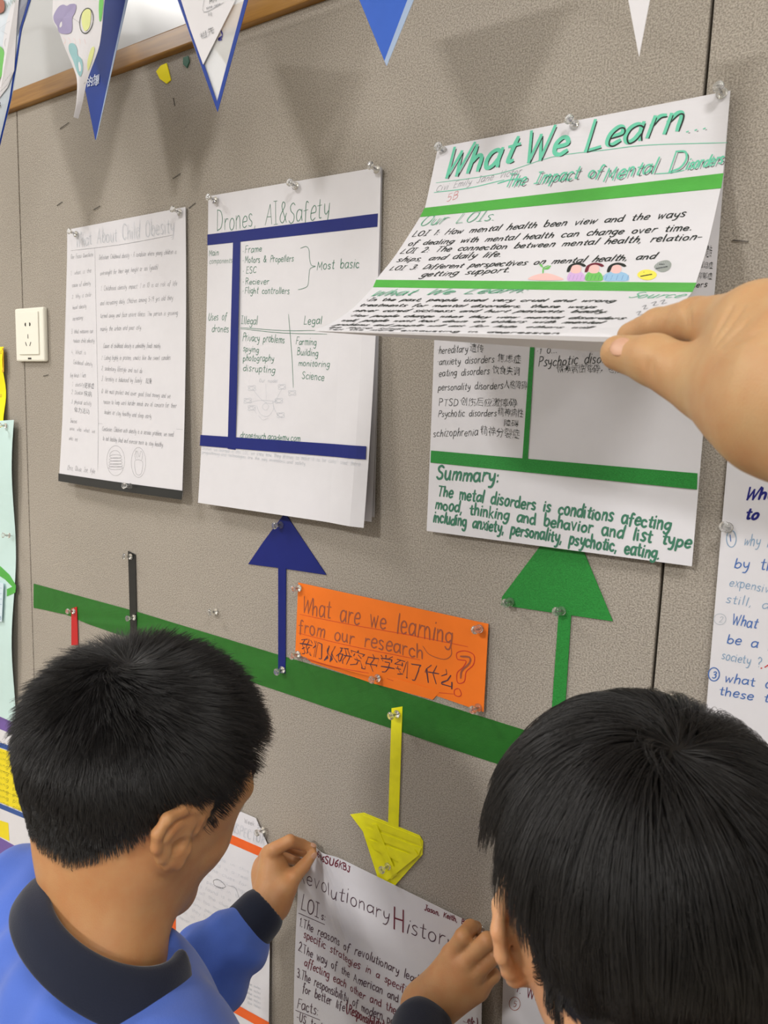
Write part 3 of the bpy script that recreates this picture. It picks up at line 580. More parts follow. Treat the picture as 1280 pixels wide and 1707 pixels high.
# ------------------------------------------------------------------ the sheet left hanging behind the lifted one
p3 = thing_at('disorders_sheet', (733, 250), 'white sheet with green tape and a summary, under the lifted one', 'poster')
s3 = Sheet([(733, 252), (1217, 153), (1153, 944), (711, 885)], off=lambda u, v: .003 + .008 * v ** 2)
sheet_obj('paper_sheet', s3, M_paper, p3, 10, 16)
strip_obj('tape_strip', s3, (719, 751), (1163, 789), (1162, 816), (718, 771), M_green_a, p3, h=.0006)
strip_obj('tape_strip', s3, (885, 560), (892, 560), (880, 766), (871, 764), M_green_a, p3, h=.0002)
ik = Ink(s3, p3)
for t_, x0, y0, x1, y1, h, cn, cx0, cx1 in [('*hereditary', 728, 590, 779, 587, 12, '遗传', 783, 806), ('*anxiety disorders', 728, 609, 823, 604, 12, '焦虑症', 829, 868), ('*eating disorders', 728, 628, 815, 624, 12, '饮食失调', 821, 866), ('personality disorders', 730, 651, 838, 648, 12, '人格障碍', 840, 878), ('PTSD', 731, 676, 763, 677, 12, '创伤后应激障碍', 768, 861), ('Psychotic disorders', 730, 695, 827, 694, 12, '精神病性', 830, 872), ('schizophrenia', 722, 728, 796, 726, 13, '精神分裂症', 801, 866)]:
    ik.write(t_, (x0, y0), (x1, y1), h, .0009, 'black'); dy = {'schizophrenia': 4}.get(t_, 0)
    ik.hanzi(cn, (cx0, y1 - 1), (cx1, y1 + 2 + dy), 14 + dy * .5, 'black')
ik.hanzi('障碍', (840, 711), (864, 712), 12, 'black')
ik.write('*1 0...', (894, 590), (928, 588), 9, .0009, 'black'); ik.write('Psychotic disorders', (897, 611), (1042, 603), 16, .0011, 'black'); ik.hanzi('精神病性障碍，包括不同', (928, 622), (1062, 622), 15, 'black')
ik.hanzi('遗传', (1176, 428), (1186, 430), 20, 'black'); ik.hanzi('强迫症', (1165, 446), (1188, 448), 11, 'black'); ik.hanzi('抑郁症', (1163, 464), (1187, 466), 11, 'black'); ik.write('others', (1140, 480), (1178, 478), 9, .0009, 'black')
ik.write('Summary:', (727, 799), (831, 804), 23, .0036, 'dkgreen', .12)
ik.write('The metal disorders is conditions afecting', (729, 826), (1116, 884), 20, .0030, 'dkgreen'); ik.write('mood, thinking and behavior and list type', (725, 848), (1150, 914), 20, .0030, 'dkgreen'); ik.write('including anxiety, personality, psychotic, eating.', (722, 869), (1098, 932), 20, .0030, 'dkgreen')
ik.flush()

# ------------------------------------------------------------------ the lifted front sheet
K = [(0, (736, 249), (1218, 152)), (.30, (708, 347), (1205, 289)), (.36, (700, 362), (1201, 314)), (.56, (660, 424), (1181, 402)), (.70, (627, 466), (1160, 471)), (.74, (621, 479), (1153, 487)), (.84, (590, 512), (1125, 518)), (.93, (555, 537), (1085, 545)), (.97, (526, 550), (1050, 561)), (1.0, (533, 554), (1040, 592))]
def plane_x(px, py, X0): v = ray(px, py); return CAM + v * (X0 - CAM[0]) / v[0]
PL = np.array([plane_x(*l, -.461 + .061 * k ** 1.5) for k, l, r in K]); PR = np.array([plane_x(*r, -.175 + .037 * k ** 2) for k, l, r in K])
PL[-1] = at_y(533, 553, PL[-2][1] + .004); PR[-1] = at_y(1042, 590, PR[-2][1] + .013)
PL[0, 1] = PR[0, 1] = -.0055; PL[:, 1] = np.minimum(PL[:, 1], -.0055); PR[:, 1] = np.minimum(PR[:, 1], -.0055)
ar = lambda P: np.concatenate([[0], np.cumsum(np.linalg.norm(np.diff(P, axis=0), axis=1))])
aL, aR = ar(PL), ar(PR); vk = (aL / aL[-1] + aR / aR[-1]) / 2
dense = smooth_line(np.hstack([vk[:, None], PL, PR]), 12)
def fW(u, v):
    u = np.asarray(u, float); v = np.asarray(v, float)
    vc = np.clip(v, 0, 1)
    l = np.stack([np.interp(vc, dense[:, 0], dense[:, i]) for i in (1, 2, 3)], -1); r = np.stack([np.interp(vc, dense[:, 0], dense[:, i]) for i in (4, 5, 6)], -1)
    e = (v - vc)[..., None] * np.array([0, -.1, -.3])
    return l * (1 - u[..., None]) + r * u[..., None] + e
s4 = Sheet(fn=fW)
p4 = thing_at('lifted_poster', (733, 250), 'white mental health poster lifted off the wall by a hand', 'poster')
sheet_obj('paper_sheet', s4, M_paper, p4, 12, 90)
strip_obj('tape_strip', s4, (708, 347), (1206, 289), (1202, 314), (700, 362), M_green_l, p4, n=40)
strip_obj('tape_strip', s4, (627, 467), (1161, 472), (1154, 487), (622, 479), M_green_l, p4, n=40)
ik = Ink(s4, p4)
def dbl(text, p0, p1, h, w, **kw):
    st = random.getstate(); ik.write(text, (p0[0] + 3.0, p0[1] + 2.2), (p1[0] + 3.0, p1[1] + 2.2), h, w * .35, 'black', **kw); random.setstate(st)
    ik.write(text, p0, p1, h, w, 'teal', **kw)
dbl('What', (735, 297), (852, 272), 46, .0060, slant=.22); dbl('We', (870, 271), (944, 256), 46, .0058, slant=.18); dbl('Learn', (972, 254), (1132, 216), 46, .0058, slant=.22); dbl('...', (1142, 220), (1178, 214), 14, .0022)
ik.line([(727, 305), (830, 290), (920, 262), (1010, 250), (1080, 242), (1212, 238)], .0009, 'teal'); ik.line([(724, 321), (780, 314), (840, 300)], .0012, 'teal')
ik.write('Civi Emily Jane Victor', (726, 320), (868, 290), 11, .0006, 'pencil', .3); ik.write('5B', (744, 337), (762, 331), 12, .0007, 'softred')
dbl('The Impact of', (840, 312), (1000, 294), 20, .0022, slant=.3); dbl('Mental', (1005, 302), (1090, 288), 22, .0022, slant=.3); dbl('D', (1112, 288), (1140, 283), 30, .0024, slant=.3); dbl('isorders', (1142, 283), (1203, 273), 19, .0020, slant=.3)
ik.line([(830, 306), (850, 300), (872, 298)], .002, 'teal'); ik.line([(1092, 290), (1120, 288), (1140, 284)], .0012, 'teal')
ik.write('Our LOIs.', (697, 377), (823, 367), 17, .0012, 'mint', .2); ik.write('Our LOIs.', (698, 378), (824, 368), 17, .0006, 'dkgreen', .2)
for t_, x0, y0, x1, y1, h, w in [('LOI 1: How mental health been view and the ways', 686, 395, 1140, 362, 14, .0017), ('of dealing with mental health can change over time.', 679, 410, 1152, 384, 13, .0017), ('LOI 2: The connection between mental health, relation-', 666, 423, 1168, 400, 13, .0017),
        ('ships, and daily life.', 660, 437, 834, 428, 12, .0017), ('LOI 3: Different perspectives on mental health, and', 648, 451, 1090, 432, 12, .0017), ('getting support.', 700, 462, 848, 454, 12, .0017)]:
    ik.write(t_, (x0, y0), (x1, y1), h * .72, w, 'dkgreen' if 0 else 'black', .22)
# crayon figures: a hill with a sprout, three children seen as hair arcs over coloured bodies, two blobs
ik.fill([(880, 466), (892, 459), (912, 456), (932, 462), (938, 467), (905, 468)], 'pink'); ik.line([(905, 456), (906, 447), (914, 443)], .0016, 'grass'); ik.fill([(906, 449), (918, 443), (914, 449)], 'grass'); ik.fill([(905, 447), (899, 442), (903, 441)], 'grass')
for x, c_, hc in ((960, 'lilac', 'black'), (990, 'grass', 'maroon'), (1027, 'skyb', 'black')):
    wd = 14 if x < 1020 else 20
    ik.fill([(x - wd, 468), (x - wd + 1, 458), (x - 6, 453), (x + 6, 453), (x + wd - 1, 458), (x + wd, 468), (x, 469)], c_, h=.0002)
    ik.fill([(x - 9, 452), (x - 6, 444), (x + 4, 442), (x + 9, 447), (x + 6, 455), (x - 4, 456)], 'white' if 0 else 'pink', h=.00022)
    for q in range(5): ik.line([(x - wd + 2 + q * wd * .45, 467), (x - wd + 5 + q * wd * .45, 459)], .0005, {'lilac': 'lav', 'grass': 'dkgreen', 'skyb': 'blue'}[c_])
    ik.line([(x - 13, 453), (x - 9, 444), (x, 440), (x + 9, 441), (x + 14, 444)], .0042, hc)
ik.fill([(1062, 459), (1068, 452), (1080, 450), (1092, 454), (1094, 461), (1084, 467), (1070, 466)], 'gold'); ik.fill([(1090, 446), (1098, 437), (1112, 434), (1119, 440), (1115, 450), (1102, 454)], 'greyp', h=.00015)
for x, y in ((1077, 457), (1103, 444)): ik.line([(x - 3, y - 3), (x + 3, y - 3)], .0026, 'black'); ik.line([(x - 8, y + 4), (x + 8, y + 1)], .0032, 'black')
for q in range(8): ik.line([(1091 + q * 3, 452 - q), (1096 + q * 3, 437)], .0004, 'palepencil')
ik.write('What We Learn:', (614, 494), (872, 488), 10, .0016, 'mint', .5); ik.write('What We Learn:', (615, 495), (873, 489), 10, .0008, 'dkgreen', .5); ik.write('Source', (1044, 497), (1132, 497), 10, .0014, 'mint', .4)
for t_, x0, y0, x1, y1, h in [('*In the past, people used very cruel and wrong', 607, 502, 1022, 504, 7), ('treatments for mental disorders, these ways', 598, 511, 990, 514, 7), ('never cured sickness and hurt patients badly.', 588, 520, 1010, 522, 7), ('*How people change when they view mental disorders', 580, 528, 1036, 533, 6), ('well, people wont look down on others with mental', 567, 536, 1000, 540, 6), ('problems and people will ask for help, others will', 556, 543, 980, 548, 5)]:
    ik.write(t_, (x0, y0), (x1, y1), h * .68, .0019, 'black', .3)
ik.write('be more kind.', (548, 547), (668, 550), 2.6, .0018, 'black', .3); ik.write('Tell the more exhausting in depression', (545, 550), (930, 557), 2, .0016, 'black', .3)
for x, y, d in ((1070, 512, 7), (1085, 506, 9), (1100, 503, 8), (1060, 522, 8), (1078, 520, 8), (1058, 532, 6)): ik.line([(x, y), (x + d, y - 3), (x + d * .4, y + 4), (x + d * 1.4, y + 2)], .0008, 'pencil')
ik.flush()
pin(740, 254, 'clear push pin at the upper left of the lifted poster', y=.006); pin(959, 210, 'clear push pin at the top middle of the lifted poster', y=.006); pin(1204, 158, 'clear push pin at the upper right of the lifted poster', y=.006)

# ------------------------------------------------------------------ the poster the left boy is pinning
p5 = thing_at('history_poster', (497, 1400), 'white red-inked poster being pinned up by the left boy', 'poster')
s5 = Sheet([(500, 1398), (806, 1549), (797, 2240), (478, 2090)], off=lambda u, v: .004 + .004 * np.sin(v * 5 + .1) ** 2 + .006 * np.exp(-((u - .16 - .9 * v) / .05) ** 2) * np.exp(-v * 3))
sheet_obj('paper_sheet', s5, M_paper, p5, 40, 50)
ik = Ink(s5, p5)
ik.write('6t6SU6KBJ', (529, 1427), (583, 1455), 12, .0022, 'maroon'); ik.write('Revolutionary', (497, 1467), (648, 1537), 26, .0018, 'plum', .05); ik.write('H', (655, 1546), (674, 1553), 40, .0042, 'maroon', .05); ik.write('istory', (677, 1554), (758, 1583), 27, .0019, 'plum')
ik.write('Jason, Keith, B.', (707, 1517), (776, 1542), 9, .0017, 'maroon')
ik.write('LOI', (501, 1515), (531, 1530), 24, .0022, 'plum'); ik.write('s:', (535, 1532), (542, 1535), 14, .0018, 'plum'); ik.line([(498, 1522), (541, 1541)], .0018, 'plum')
for t_, x0, y0, x1, y1, h in [('1.The reasons of revolutionary leaders had', 499, 1543, 745, 1664, 15), ('specific strategies in a specific', 506, 1562, 683, 1659, 14), ('2.The way of the American and French', 497, 1584, 708, 1694, 15), ('affecting each other and the', 507, 1609, 659, 1691, 14),
        ('3.The responsibility of modern people', 495, 1628, 676, 1720, 15), ('for better life', 504, 1653, 574, 1686, 15), ('Facts:', 495, 1680, 530, 1693, 18), ('-US. to leaders', 494, 1700, 566, 1732, 14)]:
    ik.write(t_, (x0, y0), (x1, y1), h, .0018, 'maroon' if t_[0] in 'sa' else 'plum', jit=.15)
ik.write('(Responsibility)', (577, 1688), (640, 1718), 16, .0026, 'maroon'); ik.line([(493, 1684), (533, 1700)], .0018, 'plum')
ik.write('...etc.)', (772, 1702), (796, 1712), 14, .0016, 'maroon')
ik.flush()

# ------------------------------------------------------------------ poster with orange tape behind the left boy
p6 = thing_at('inspector_poster', (385, 1352), 'white poster with orange tape lines behind the left boy', 'poster')
s6 = Sheet([(150, 1245), (452, 1375), (446, 1860), (120, 1700)], off=lambda u, v: .003 + .004 * v)
o6 = sheet_obj('paper_sheet', s6, M_paper, p6, 12, 12, outline=lambda u, v: np.where(v < .09, u * (1 - .07 * (1 - v / .09)), u))
strip_obj('tape_strip', s6, (150, 1290), (447, 1418), (446, 1433), (150, 1304), M_org_t, p6)
strip_obj('tape_strip', s6, (283, 1380), (294, 1384), (293, 1600), (283, 1595), M_org_t, p6)
strip_obj('tape_strip', s6, (150, 1535), (449, 1704), (449, 1720), (150, 1549), M_org_t, p6, h=.0006)
ik = Ink(s6, p6)
ik.write('Week 5', (407, 1371), (432, 1381), 8, .0007, 'pencil'); ik.write('INSPECTOR', (380, 1384), (440, 1408), 16, .0008, 'palepencil'); ik.write('INSPECTOR', (381, 1385), (441, 1409), 16, .0007, 'palepencil')
for k in range(12):
    y = 1432 + k * 11.5; ik.write(['the many people in this', 'what they found is a real', 'look at all the clues for', 'never ask too many things'][k % 4], (299, y - 28), (415 - k * 2, y + 24), 6, .0006, 'palepencil')
for k in range(5): ik.write('more notes in', (252, 1540 + k * 9), (280, 1552 + k * 9), 5, .0006, 'palepencil')
ik.line([(357, 1474), (356, 1468), (363, 1466), (370, 1470), (376, 1478), (366, 1480), (357, 1475)], .0008, 'black'); ik.line([(362, 1477), (374, 1482)], .0008, 'black'); ik.line([(380, 1476), (392, 1480), (398, 1494), (400, 1500)], .0006, 'pencil')
for k in range(5): ik.write('clue notes', (412, 1640 + k * 8), (434, 1650 + k * 8), 5, .0006, 'palepencil')
ik.flush()
pin(440, 1383, 'small push pin at the corner of the orange-taped poster', y=.004)

# ------------------------------------------------------------------ posters at the right edge
p7 = thing_at('question_poster', (1212, 752), 'white poster with blue handwriting at the right edge', 'poster')
x0_, x1_ = -.21 * xs, .16 * xs
s7 = Sheet([(1214, 745), (1560, 690), (1500, 1310), (1172, 1240)], off=lambda u, v: .003 + .004 * v)
sheet_obj('paper_sheet', s7, M_paper, p7, 10, 12)
ik = Ink(s7, p7)
for k in range(5): ik.line([(1224 + k * 2.6, 746), (1226 + k * 2.4, 762), (1236 + k * 2, 776)], .0018, 'grass' if k % 2 else 'dkgreen')
ik.line([(1224, 752), (1240, 774), (1262, 786), (1290, 789), (1330, 789)], .0011, 'green')
ik.write('What', (1240, 833), (1304, 832), 20, .0030, 'navy', .3); ik.write('to the', (1242, 865), (1312, 864), 18, .0030, 'navy', .3)
oval(ik, 1219, 898, 8, 14, .0010, 'paleblue'); ik.line([(1217, 892), (1218, 902)], .0016, 'blue')
oval(ik, 1200, 1032, 10, 9, .0010, 'palepencil'); ik.write('2', (1198, 1037), (1204, 1037), 10, .001, 'palepencil'); oval(ik, 1190, 1124, 9, 11, .0014, 'blue'); ik.write('3', (1187, 1130), (1193, 1130), 11, .0014, 'blue')
for t_, x0, y0, x1, y1, h, c_ in [('why is it', 1239, 908, 1310, 914, 18, 'paleblue'), ('by the', 1223, 947, 1302, 952, 18, 'blue'), ('expensive', 1215, 976, 1290, 990, 15, 'paleblue'), ('still, also', 1209, 1004, 1312, 1020, 15, 'paleblue'), ('What', 1219, 1040, 1260, 1048, 18, 'blue'), ('be a new', 1211, 1072, 1320, 1090, 16, 'blue'), ('society ?', 1202, 1098, 1268, 1112, 15, 'paleblue'), ('what are', 1207, 1136, 1310, 1152, 16, 'blue'), ('these things', 1198, 1158, 1340, 1180, 15, 'blue')]:
    ik.write(t_, (x0, y0), (x1, y1), h, .0015 if c_ == 'blue' else .0010, c_, .15)
ik.write('.', (1268, 1114), (1270, 1114), 8, .002, 'red'); ik.line([(1275, 1112), (1284, 1106)], .0018, 'red')
ik.flush()
pin(1214, 880, 'clear push pin at the left edge of the blue-written poster', y=.004)
p8 = thing_at('pink_lined_poster', (835, 1560), 'white poster with pink and brown numbered questions, low right', 'poster')
s8 = Sheet([(841, 1535), (1240, 1700), (1220, 2300), (826, 2100)], off=lambda u, v: .003 + .003 * v)
sheet_obj('paper_sheet', s8, M_paper, p8, 8, 10)
ik = Ink(s8, p8)
ik.write('2. When', (858, 1582), (935, 1612), 16, .0012, 'maroon'); ik.write('3. How', (859, 1624), (930, 1650), 17, .0014, 'maroon'); ik.write('4.', (857, 1652), (868, 1656), 19, .0014, 'maroon'); ik.write('What', (877, 1661), (918, 1676), 20, .0018, 'red' if 0 else 'maroon')
oval(ik, 858, 1673, 9, 11, .0009, 'brown'); ik.write('5', (855, 1678), (860, 1679), 10, .0009, 'brown')
ik.flush()

# ------------------------------------------------------------------ posters at the left edge
p9 = thing_at('yellow_note', (0, 600), 'bright yellow paper at the left edge beside the socket', 'paper')
s9 = Sheet([(-60, 582), (6, 578), (7, 724), (-50, 726)], off=lambda u, v: .006 + .003 * np.sin(v * 9) * u)
sheet_obj('paper_sheet', s9, M_yel, p9, 6, 14)
poly_obj('folded_corner', s9, [(4, 580), (6, 580), (7, 620), (4, 621)], mat('amber_paper', (205, 160, 40), .7), p9)
ik = Ink(s9, p9)
ik.write('o', (0, 590), (3, 590), 8, .001, 'brown'); ik.write('o', (0, 662), (3, 662), 8, .001, 'brown'); ik.flush()
p10 = thing_at('cyan_poster', (20, 700), 'tall pale cyan poster below the yellow paper, left edge', 'poster')
s10 = Sheet([(-190, 712), (23, 700), (26, 1206), (-180, 1110)], off=lambda u, v: .009 + .004 * np.sin(v * 11) * u ** 4)
sheet_obj('paper_sheet', s10, M_cyan, p10, 8, 30)
poly_obj('tape_strip', s10, [(-10, 935), (1, 944), (16, 958), (27, 976), (26, 988), (12, 994), (12, 982), (21, 978), (9, 966), (-3, 958)], M_green_l, p10, .0005, .0002)
poly_obj('note_slip', s10, [(-40, 960), (10, 972), (7, 1036), (-40, 1030)], mat('pale_blue_note', (205, 222, 232), .7), p10, .0008, .004)
ik = Ink(s10, p10, h=.0055)
for k in range(4): ik.line([(-8, 978 + k * 9), (8, 980 + k * 9)], .001, 'paleblue')
ik.write('A B', (-4, 1030), (6, 1032), 6, .001, 'paleblue')
ik.flush(); 
pin(11, 710, 'clear push pin at the top right corner of the cyan poster', y=.01); pin(17, 893, 'clear push pin at the right edge of the cyan poster', y=.012)
p11 = thing_at('purple_bordered_banner', (0, 1300), 'white banner with yellow text blocks and purple borders, lower left', 'banner')
s11 = Sheet([(-300, 1080), (70, 1232), (66, 1462), (-300, 1262)], off=lambda u, v: .002 + 0 * u)
sheet_obj('banner_sheet', s11, M_paper, p11, 4, 4)
strip_obj('border_strip', s11, (-300, 1062), (70, 1218), (70, 1244), (-300, 1092), M_purple, p11)
strip_obj('border_strip', s11, (-300, 1234), (44, 1420), (44, 1450), (-300, 1262), M_purple, p11)
poly_obj('trim_block', s11, [(-120, 1197), (60, 1258), (60, 1266), (-120, 1206)], M_blueprint, p11, .0002, .0002)
poly_obj('text_block', s11, [(-120, 1206), (60, 1268), (60, 1362), (-120, 1288)], M_yprint, p11, .0002, .0002)
poly_obj('trim_block', s11, [(-120, 1290), (60, 1364), (60, 1372), (-120, 1298)], M_blueprint, p11, .0002, .0002)
poly_obj('colour_block', s11, [(-40, 1354), (14, 1372), (16, 1402), (-40, 1376)], M_yprint, p11, .0002, .0002)
ik = Ink(s11, p11, h=.0006)
for k in range(9): ik.write('our school learning plan', (-70, 1230 + k * 10.5), (40, 1270 + k * 10.5), 6, .0008, 'black')
for k in (3, 6): ik.line([(-60, 1226 + k * 11), (40, 1266 + k * 11)], .0008, 'black')
ik.write('sion', (-12, 1240), (10, 1246), 12, .0014, 'black'); ik.flush()
p12 = thing_at('white_card', (45, 1440), 'blank white card between the banner and the left boy', 'card')
poly_obj('paper_sheet', WALL, [(44, 1424), (180, 1500), (180, 1640), (42, 1560)], M_paper, p12, .0006, .003)

# ------------------------------------------------------------------ pennants hanging on their string
def tri_pt(px, py, y): return at_y(px, py, y)
def flat_poly(name, P, m, parent, th=.0005, back=0.0):
    P = np.array(P); n = np.cross(P[1] - P[0], P[-1] - P[0]); n /= np.linalg.norm(n)
    if n[1] > 0: n = -n
    A = P + n * (th - back); B = P - n * back; k = len(P)
    F = [tuple(range(k)), tuple(range(2 * k - 1, k - 1, -1))] + [(i, k + i, k + (i + 1) % k, (i + 1) % k) for i in range(k)]
    o = mesh_obj(name, np.vstack([A, B]), F, m, parent)
    bm = bmesh.new(); bm.from_mesh(o.data); bmesh.ops.recalc_face_normals(bm, faces=bm.faces); bm.to_mesh(o.data); bm.free()
    return o
def psheet(pl, pr, tip, y, k=1.6, bow=0.0):
    """triangular pennant as a Sheet: u across, v from string to tip (never quite zero wide)"""
    T = tri_pt(*tip, y); L0, R0 = tri_pt(*pl, y), tri_pt(*pr, y); Lt = T + (L0 - T) * k; Rt = T + (R0 - T) * k
    z = max(Lt[2], Rt[2]); Lt = T + (Lt - T) * (z - T[2]) / (Lt[2] - T[2]); Rt = T + (Rt - T) * (z - T[2]) / (Rt[2] - T[2])
    def fn(u, v):
        u = np.asarray(u, float)[..., None]; v = np.asarray(v, float)[..., None]; w = 1 - v * .995
        q = T + (Lt - T) * (1 - u) * w + (Rt - T) * u * w
        off = -bow * np.sin(u * math.pi) * w
        return q + np.concatenate([0 * off, off, 0 * off], -1)
    return Sheet(fn=fn), Lt, Rt, T
STR = []
def pennant(label, pl, pr, tip, y, m, k=1.6, bow=0.0, name='pennant'):
    sh, Lt, Rt, T = psheet(pl, pr, tip, y, k, bow)
    o = empty(name, (Lt + Rt) / 2, label, 'pennant'); STR.append(Lt); STR.append(Rt)
    sheet_obj('paper_flag' if m is not M_film else 'film_flag', sh, m, o, 8, 10, th=.0005)
    return o, sh
M_bluepap = mat('blue_pennant', (18, 54, 140), .6, .2, noise=.04)
M_bluepap2 = mat('royal_blue_pennant', (48, 92, 188), .6, .25, noise=.05)
# film pennant with a blue border and folded paper, centre
o, sh = pennant('clear pennant edged in blue with a folded white paper inside', (295, 0), (413, 0), (363, 187), -.15, M_film)
def pol(o, name, pts, m, y, h=.0008, th=.0004): return flat_poly(name, [at_y(px_, py_, y - h) for px_, py_ in pts], m, o, th)
pol(o, 'border_strip', [(275, -60), (283, -60), (362, 170), (363, 187)], M_bluepap, -.15); pol(o, 'border_strip', [(430, -60), (423, -60), (362, 170), (363, 187)], M_bluepap, -.15, .0012)
pol(o, 'paper_insert', [(303, 0), (356, 78), (378, 109), (362, 172)], M_paper, -.15, -.0016); 
pol(o, 'folded_paper', [(283, -60), (412, -60), (392, 2), (339, 108), (318, 50)], M_paper, -.15, .0016)
ik = Ink(sh, o, h=.0026)
ik.line([(345, -6), (343, 22), (376, 6)], .0007, 'pencil'); ik.write('HH', (352, 8), (364, 4), 7, .0012, 'black'); ik.write('some name', (347, 17), (370, 10), 4, .0006, 'pencil'); ik.hanzi('班', (350, 29), (357, 28), 6, 'pencil'); ik.hanzi('祖先', (338, 68), (360, 56), 12, 'pencil')
ik.flush()
ik = Ink(sh, o, h=.0004); ik.line([(325, 34), (328, 38), (326, 40)], .003, 'navy'); ik.line([(369, 52), (371, 60), (364, 66), (370, 66)], .003, 'navy'); ik.flush()
# solid blue pennant and the painted one in front of it
o, sh = pennant('deep blue pennant partly behind the painted pennant', (112, 0), (212, 0), (159, 235), -.12, M_bluepap)
pol(o, 'film_edge', [(214, -20), (218, -20), (162, 228), (160, 234)], mat('pale_edge', (150, 170, 200), .4), -.12)
ik = Ink(sh, o, h=.0008); ik.hanzi('的想', (147, 146), (166, 141), 18, 'white', .03); ik.flush()
sP = Sheet(fn=None, xz=[(0, 0), (1, 0), (1, 1), (0, 1)])
P_l = [(89, -90), (88, 0), (88, 32), (98, 52), (107, 77), (129, 132), (133, 172), (130, 198)]; P_r = [(186, -90), (174, 0), (171, 32), (168, 60), (163, 85), (146, 132), (137.5, 172), (130.6, 198)]
def edge_sheet(Lp_, Rp_, y, bow=.006):
    Ls = np.array([at_y(*q, y) for q in Lp_]); Rs = np.array([at_y(*q, y) for q in Rp_]); a = ar((Ls + Rs) / 2); a = a / a[-1]
    D = smooth_line(np.hstack([a[:, None], Ls, Rs]), 6)
    def fn(u, v):
        u = np.asarray(u, float); v = np.clip(np.asarray(v, float), -.02, 1.02)
        l = np.stack([np.interp(v, D[:, 0], D[:, i]) for i in (1, 2, 3)], -1); r = np.stack([np.interp(v, D[:, 0], D[:, i]) for i in (4, 5, 6)], -1)
        q = l * (1 - u[..., None]) + r * u[..., None]; q[..., 1] -= bow * np.sin(u * math.pi); return q
    return Sheet(fn=fn)
sh = edge_sheet(P_l, P_r, -.165)
o = empty('pennant', at_y(135, -90, -.165), 'white pennant painted with purple, blue and yellow patches', 'pennant'); STR += [at_y(89, -90, -.165), at_y(186, -90, -.165)]
sheet_obj('paper_flag', sh, M_paper, o, 10, 40)
def edge_sheet_back(*a): return edge_sheet(*a)
ik = Ink(sh, o, h=.0005)
ik.fill([(90, 26), (98, 12), (106, 8), (112, 10), (118, 7), (127, 8), (126, 20), (121, 30), (121, 42), (119, 54), (110, 57), (99, 54), (96, 44), (91, 36)], 'lav'); ik.fill([(116, 74), (124, 73), (129, 82), (130, 92), (137, 100), (138, 118), (134, 128), (128, 118), (122, 100), (116, 86)], 'aqua')
ik.fill([(138, 22), (146, 15), (152, 20), (150, 44), (142, 52), (137, 40)], 'lime'); oval(ik, 144.5, 35, 11, 21, .0016, 'black', rot=.15); ik.fill([(152, 82), (158, 80), (152, 106), (147, 118), (146, 104)], 'lime'); ik.fill([(166, 0), (173, 0), (170, 30), (166, 34)], 'grass')
for k in range(4): ik.line([(122 + k * 3, 30 + k * 2), (123 + k * 3, 32 + k * 2)], .0008, 'black')
for k in range(5): ik.line([(105 + k * 9, 62 + k), (110 + k * 8, 68), (107 + k * 9, 74)], .0006, 'pink')
ik.line([(140, 140), (142, 137)], .001, 'black'); ik.flush()
# leftmost pennant: drawn-on paper in a curved blue-edged holder
A_l = [(-95, -90), (-85, 0), (-75, 60), (-55, 140), (-30, 220), (-14, 290)]; A_r = [(60, -90), (52, 0), (37, 48), (29, 103), (19, 165), (-12, 290)]
sh = edge_sheet(A_l, A_r, -.15, .012); o = empty('pennant', at_y(0, -90, -.15), 'drawn-on white pennant cut off by the left edge', 'pennant'); STR += [at_y(-95, -90, -.15), at_y(60, -90, -.15)]
sheet_obj('film_flag', sh, mat('pale_blue_film', (205, 216, 228), .3), o, 10, 24)
poly_obj('border_strip', sh, [(60, -88), (52, 0), (37, 48), (29, 103), (19, 165), (0, 244), (-3, 244), (16, 165), (26, 103), (34, 48), (48, 0), (56, -88)], M_bluepap, o, .0004, .0004)
poly_obj('fold_shade', sh, [(52, -40), (47, 0), (34, 45), (30, 60), (31, 20), (33, -40)], mat('fold_shade_grey', (120, 124, 140), .4), o, .0003, .0003)  # grey patch paints the shade inside the fold of the film
poly_obj('paper_insert', sh, [(-80, -60), (38, -60), (33, 0), (29, 52), (25, 118), (14, 146), (0, 164), (-30, 175), (-55, 130)], M_paper, o, .0006, .001)
ik = Ink(sh, o, h=.0019)
ik.fill([(-10, 80), (2, 78), (9, 88), (8, 102), (12, 112), (6, 124), (0, 134), (-12, 136)], 'grass'); ik.fill([(-10, 0), (7, 0), (8, 20), (-8, 22)], 'brown'); ik.scribble((11, 16), (28, 4), 10, 10, .0008, 'dkgreen')
oval(ik, 15, 73, 5, 9, .0007, 'pencil'); ik.line([(0, 50), (10, 42), (20, 36), (24, 48), (20, 60), (4, 52)], .0007, 'palepencil'); ik.line([(0, 155), (8, 148), (16, 138), (22, 122)], .0006, 'pencil')
for k in range(6): ik.line([(2 + k * 3, 148 - k * 4), (6 + k * 3, 141 - k * 4)], .0006, 'pencil')
ik.write('A', (-2, 180), (3, 180), 8, .002, 'black'); ik.flush()
o, sh = pennant('royal blue pennant at the top middle', (599, 0), (689, 0), (644, 110), -.15, M_bluepap2, k=2.2)
pol(o, 'film_edge', [(684, -12), (695, -12), (645, 110), (641, 102)], mat('pale_edge', (150, 170, 200), .4), -.15)
o, sh = pennant('narrow white pennant at the top right', (1047, 0), (1083, 0), (1065, 95), -.15, M_paper, k=2.4)
STR = [q for q in STR if q[1] < -.14]; STR = [np.array([q[0], -.15, q[2]]) for q in STR]; STR.sort(key=lambda q: q[0]); STR = [np.array([XL_, -.15, STR[0][2] + .15])] + STR + [np.array([1.2, -.15, STR[-1][2] + .05])]
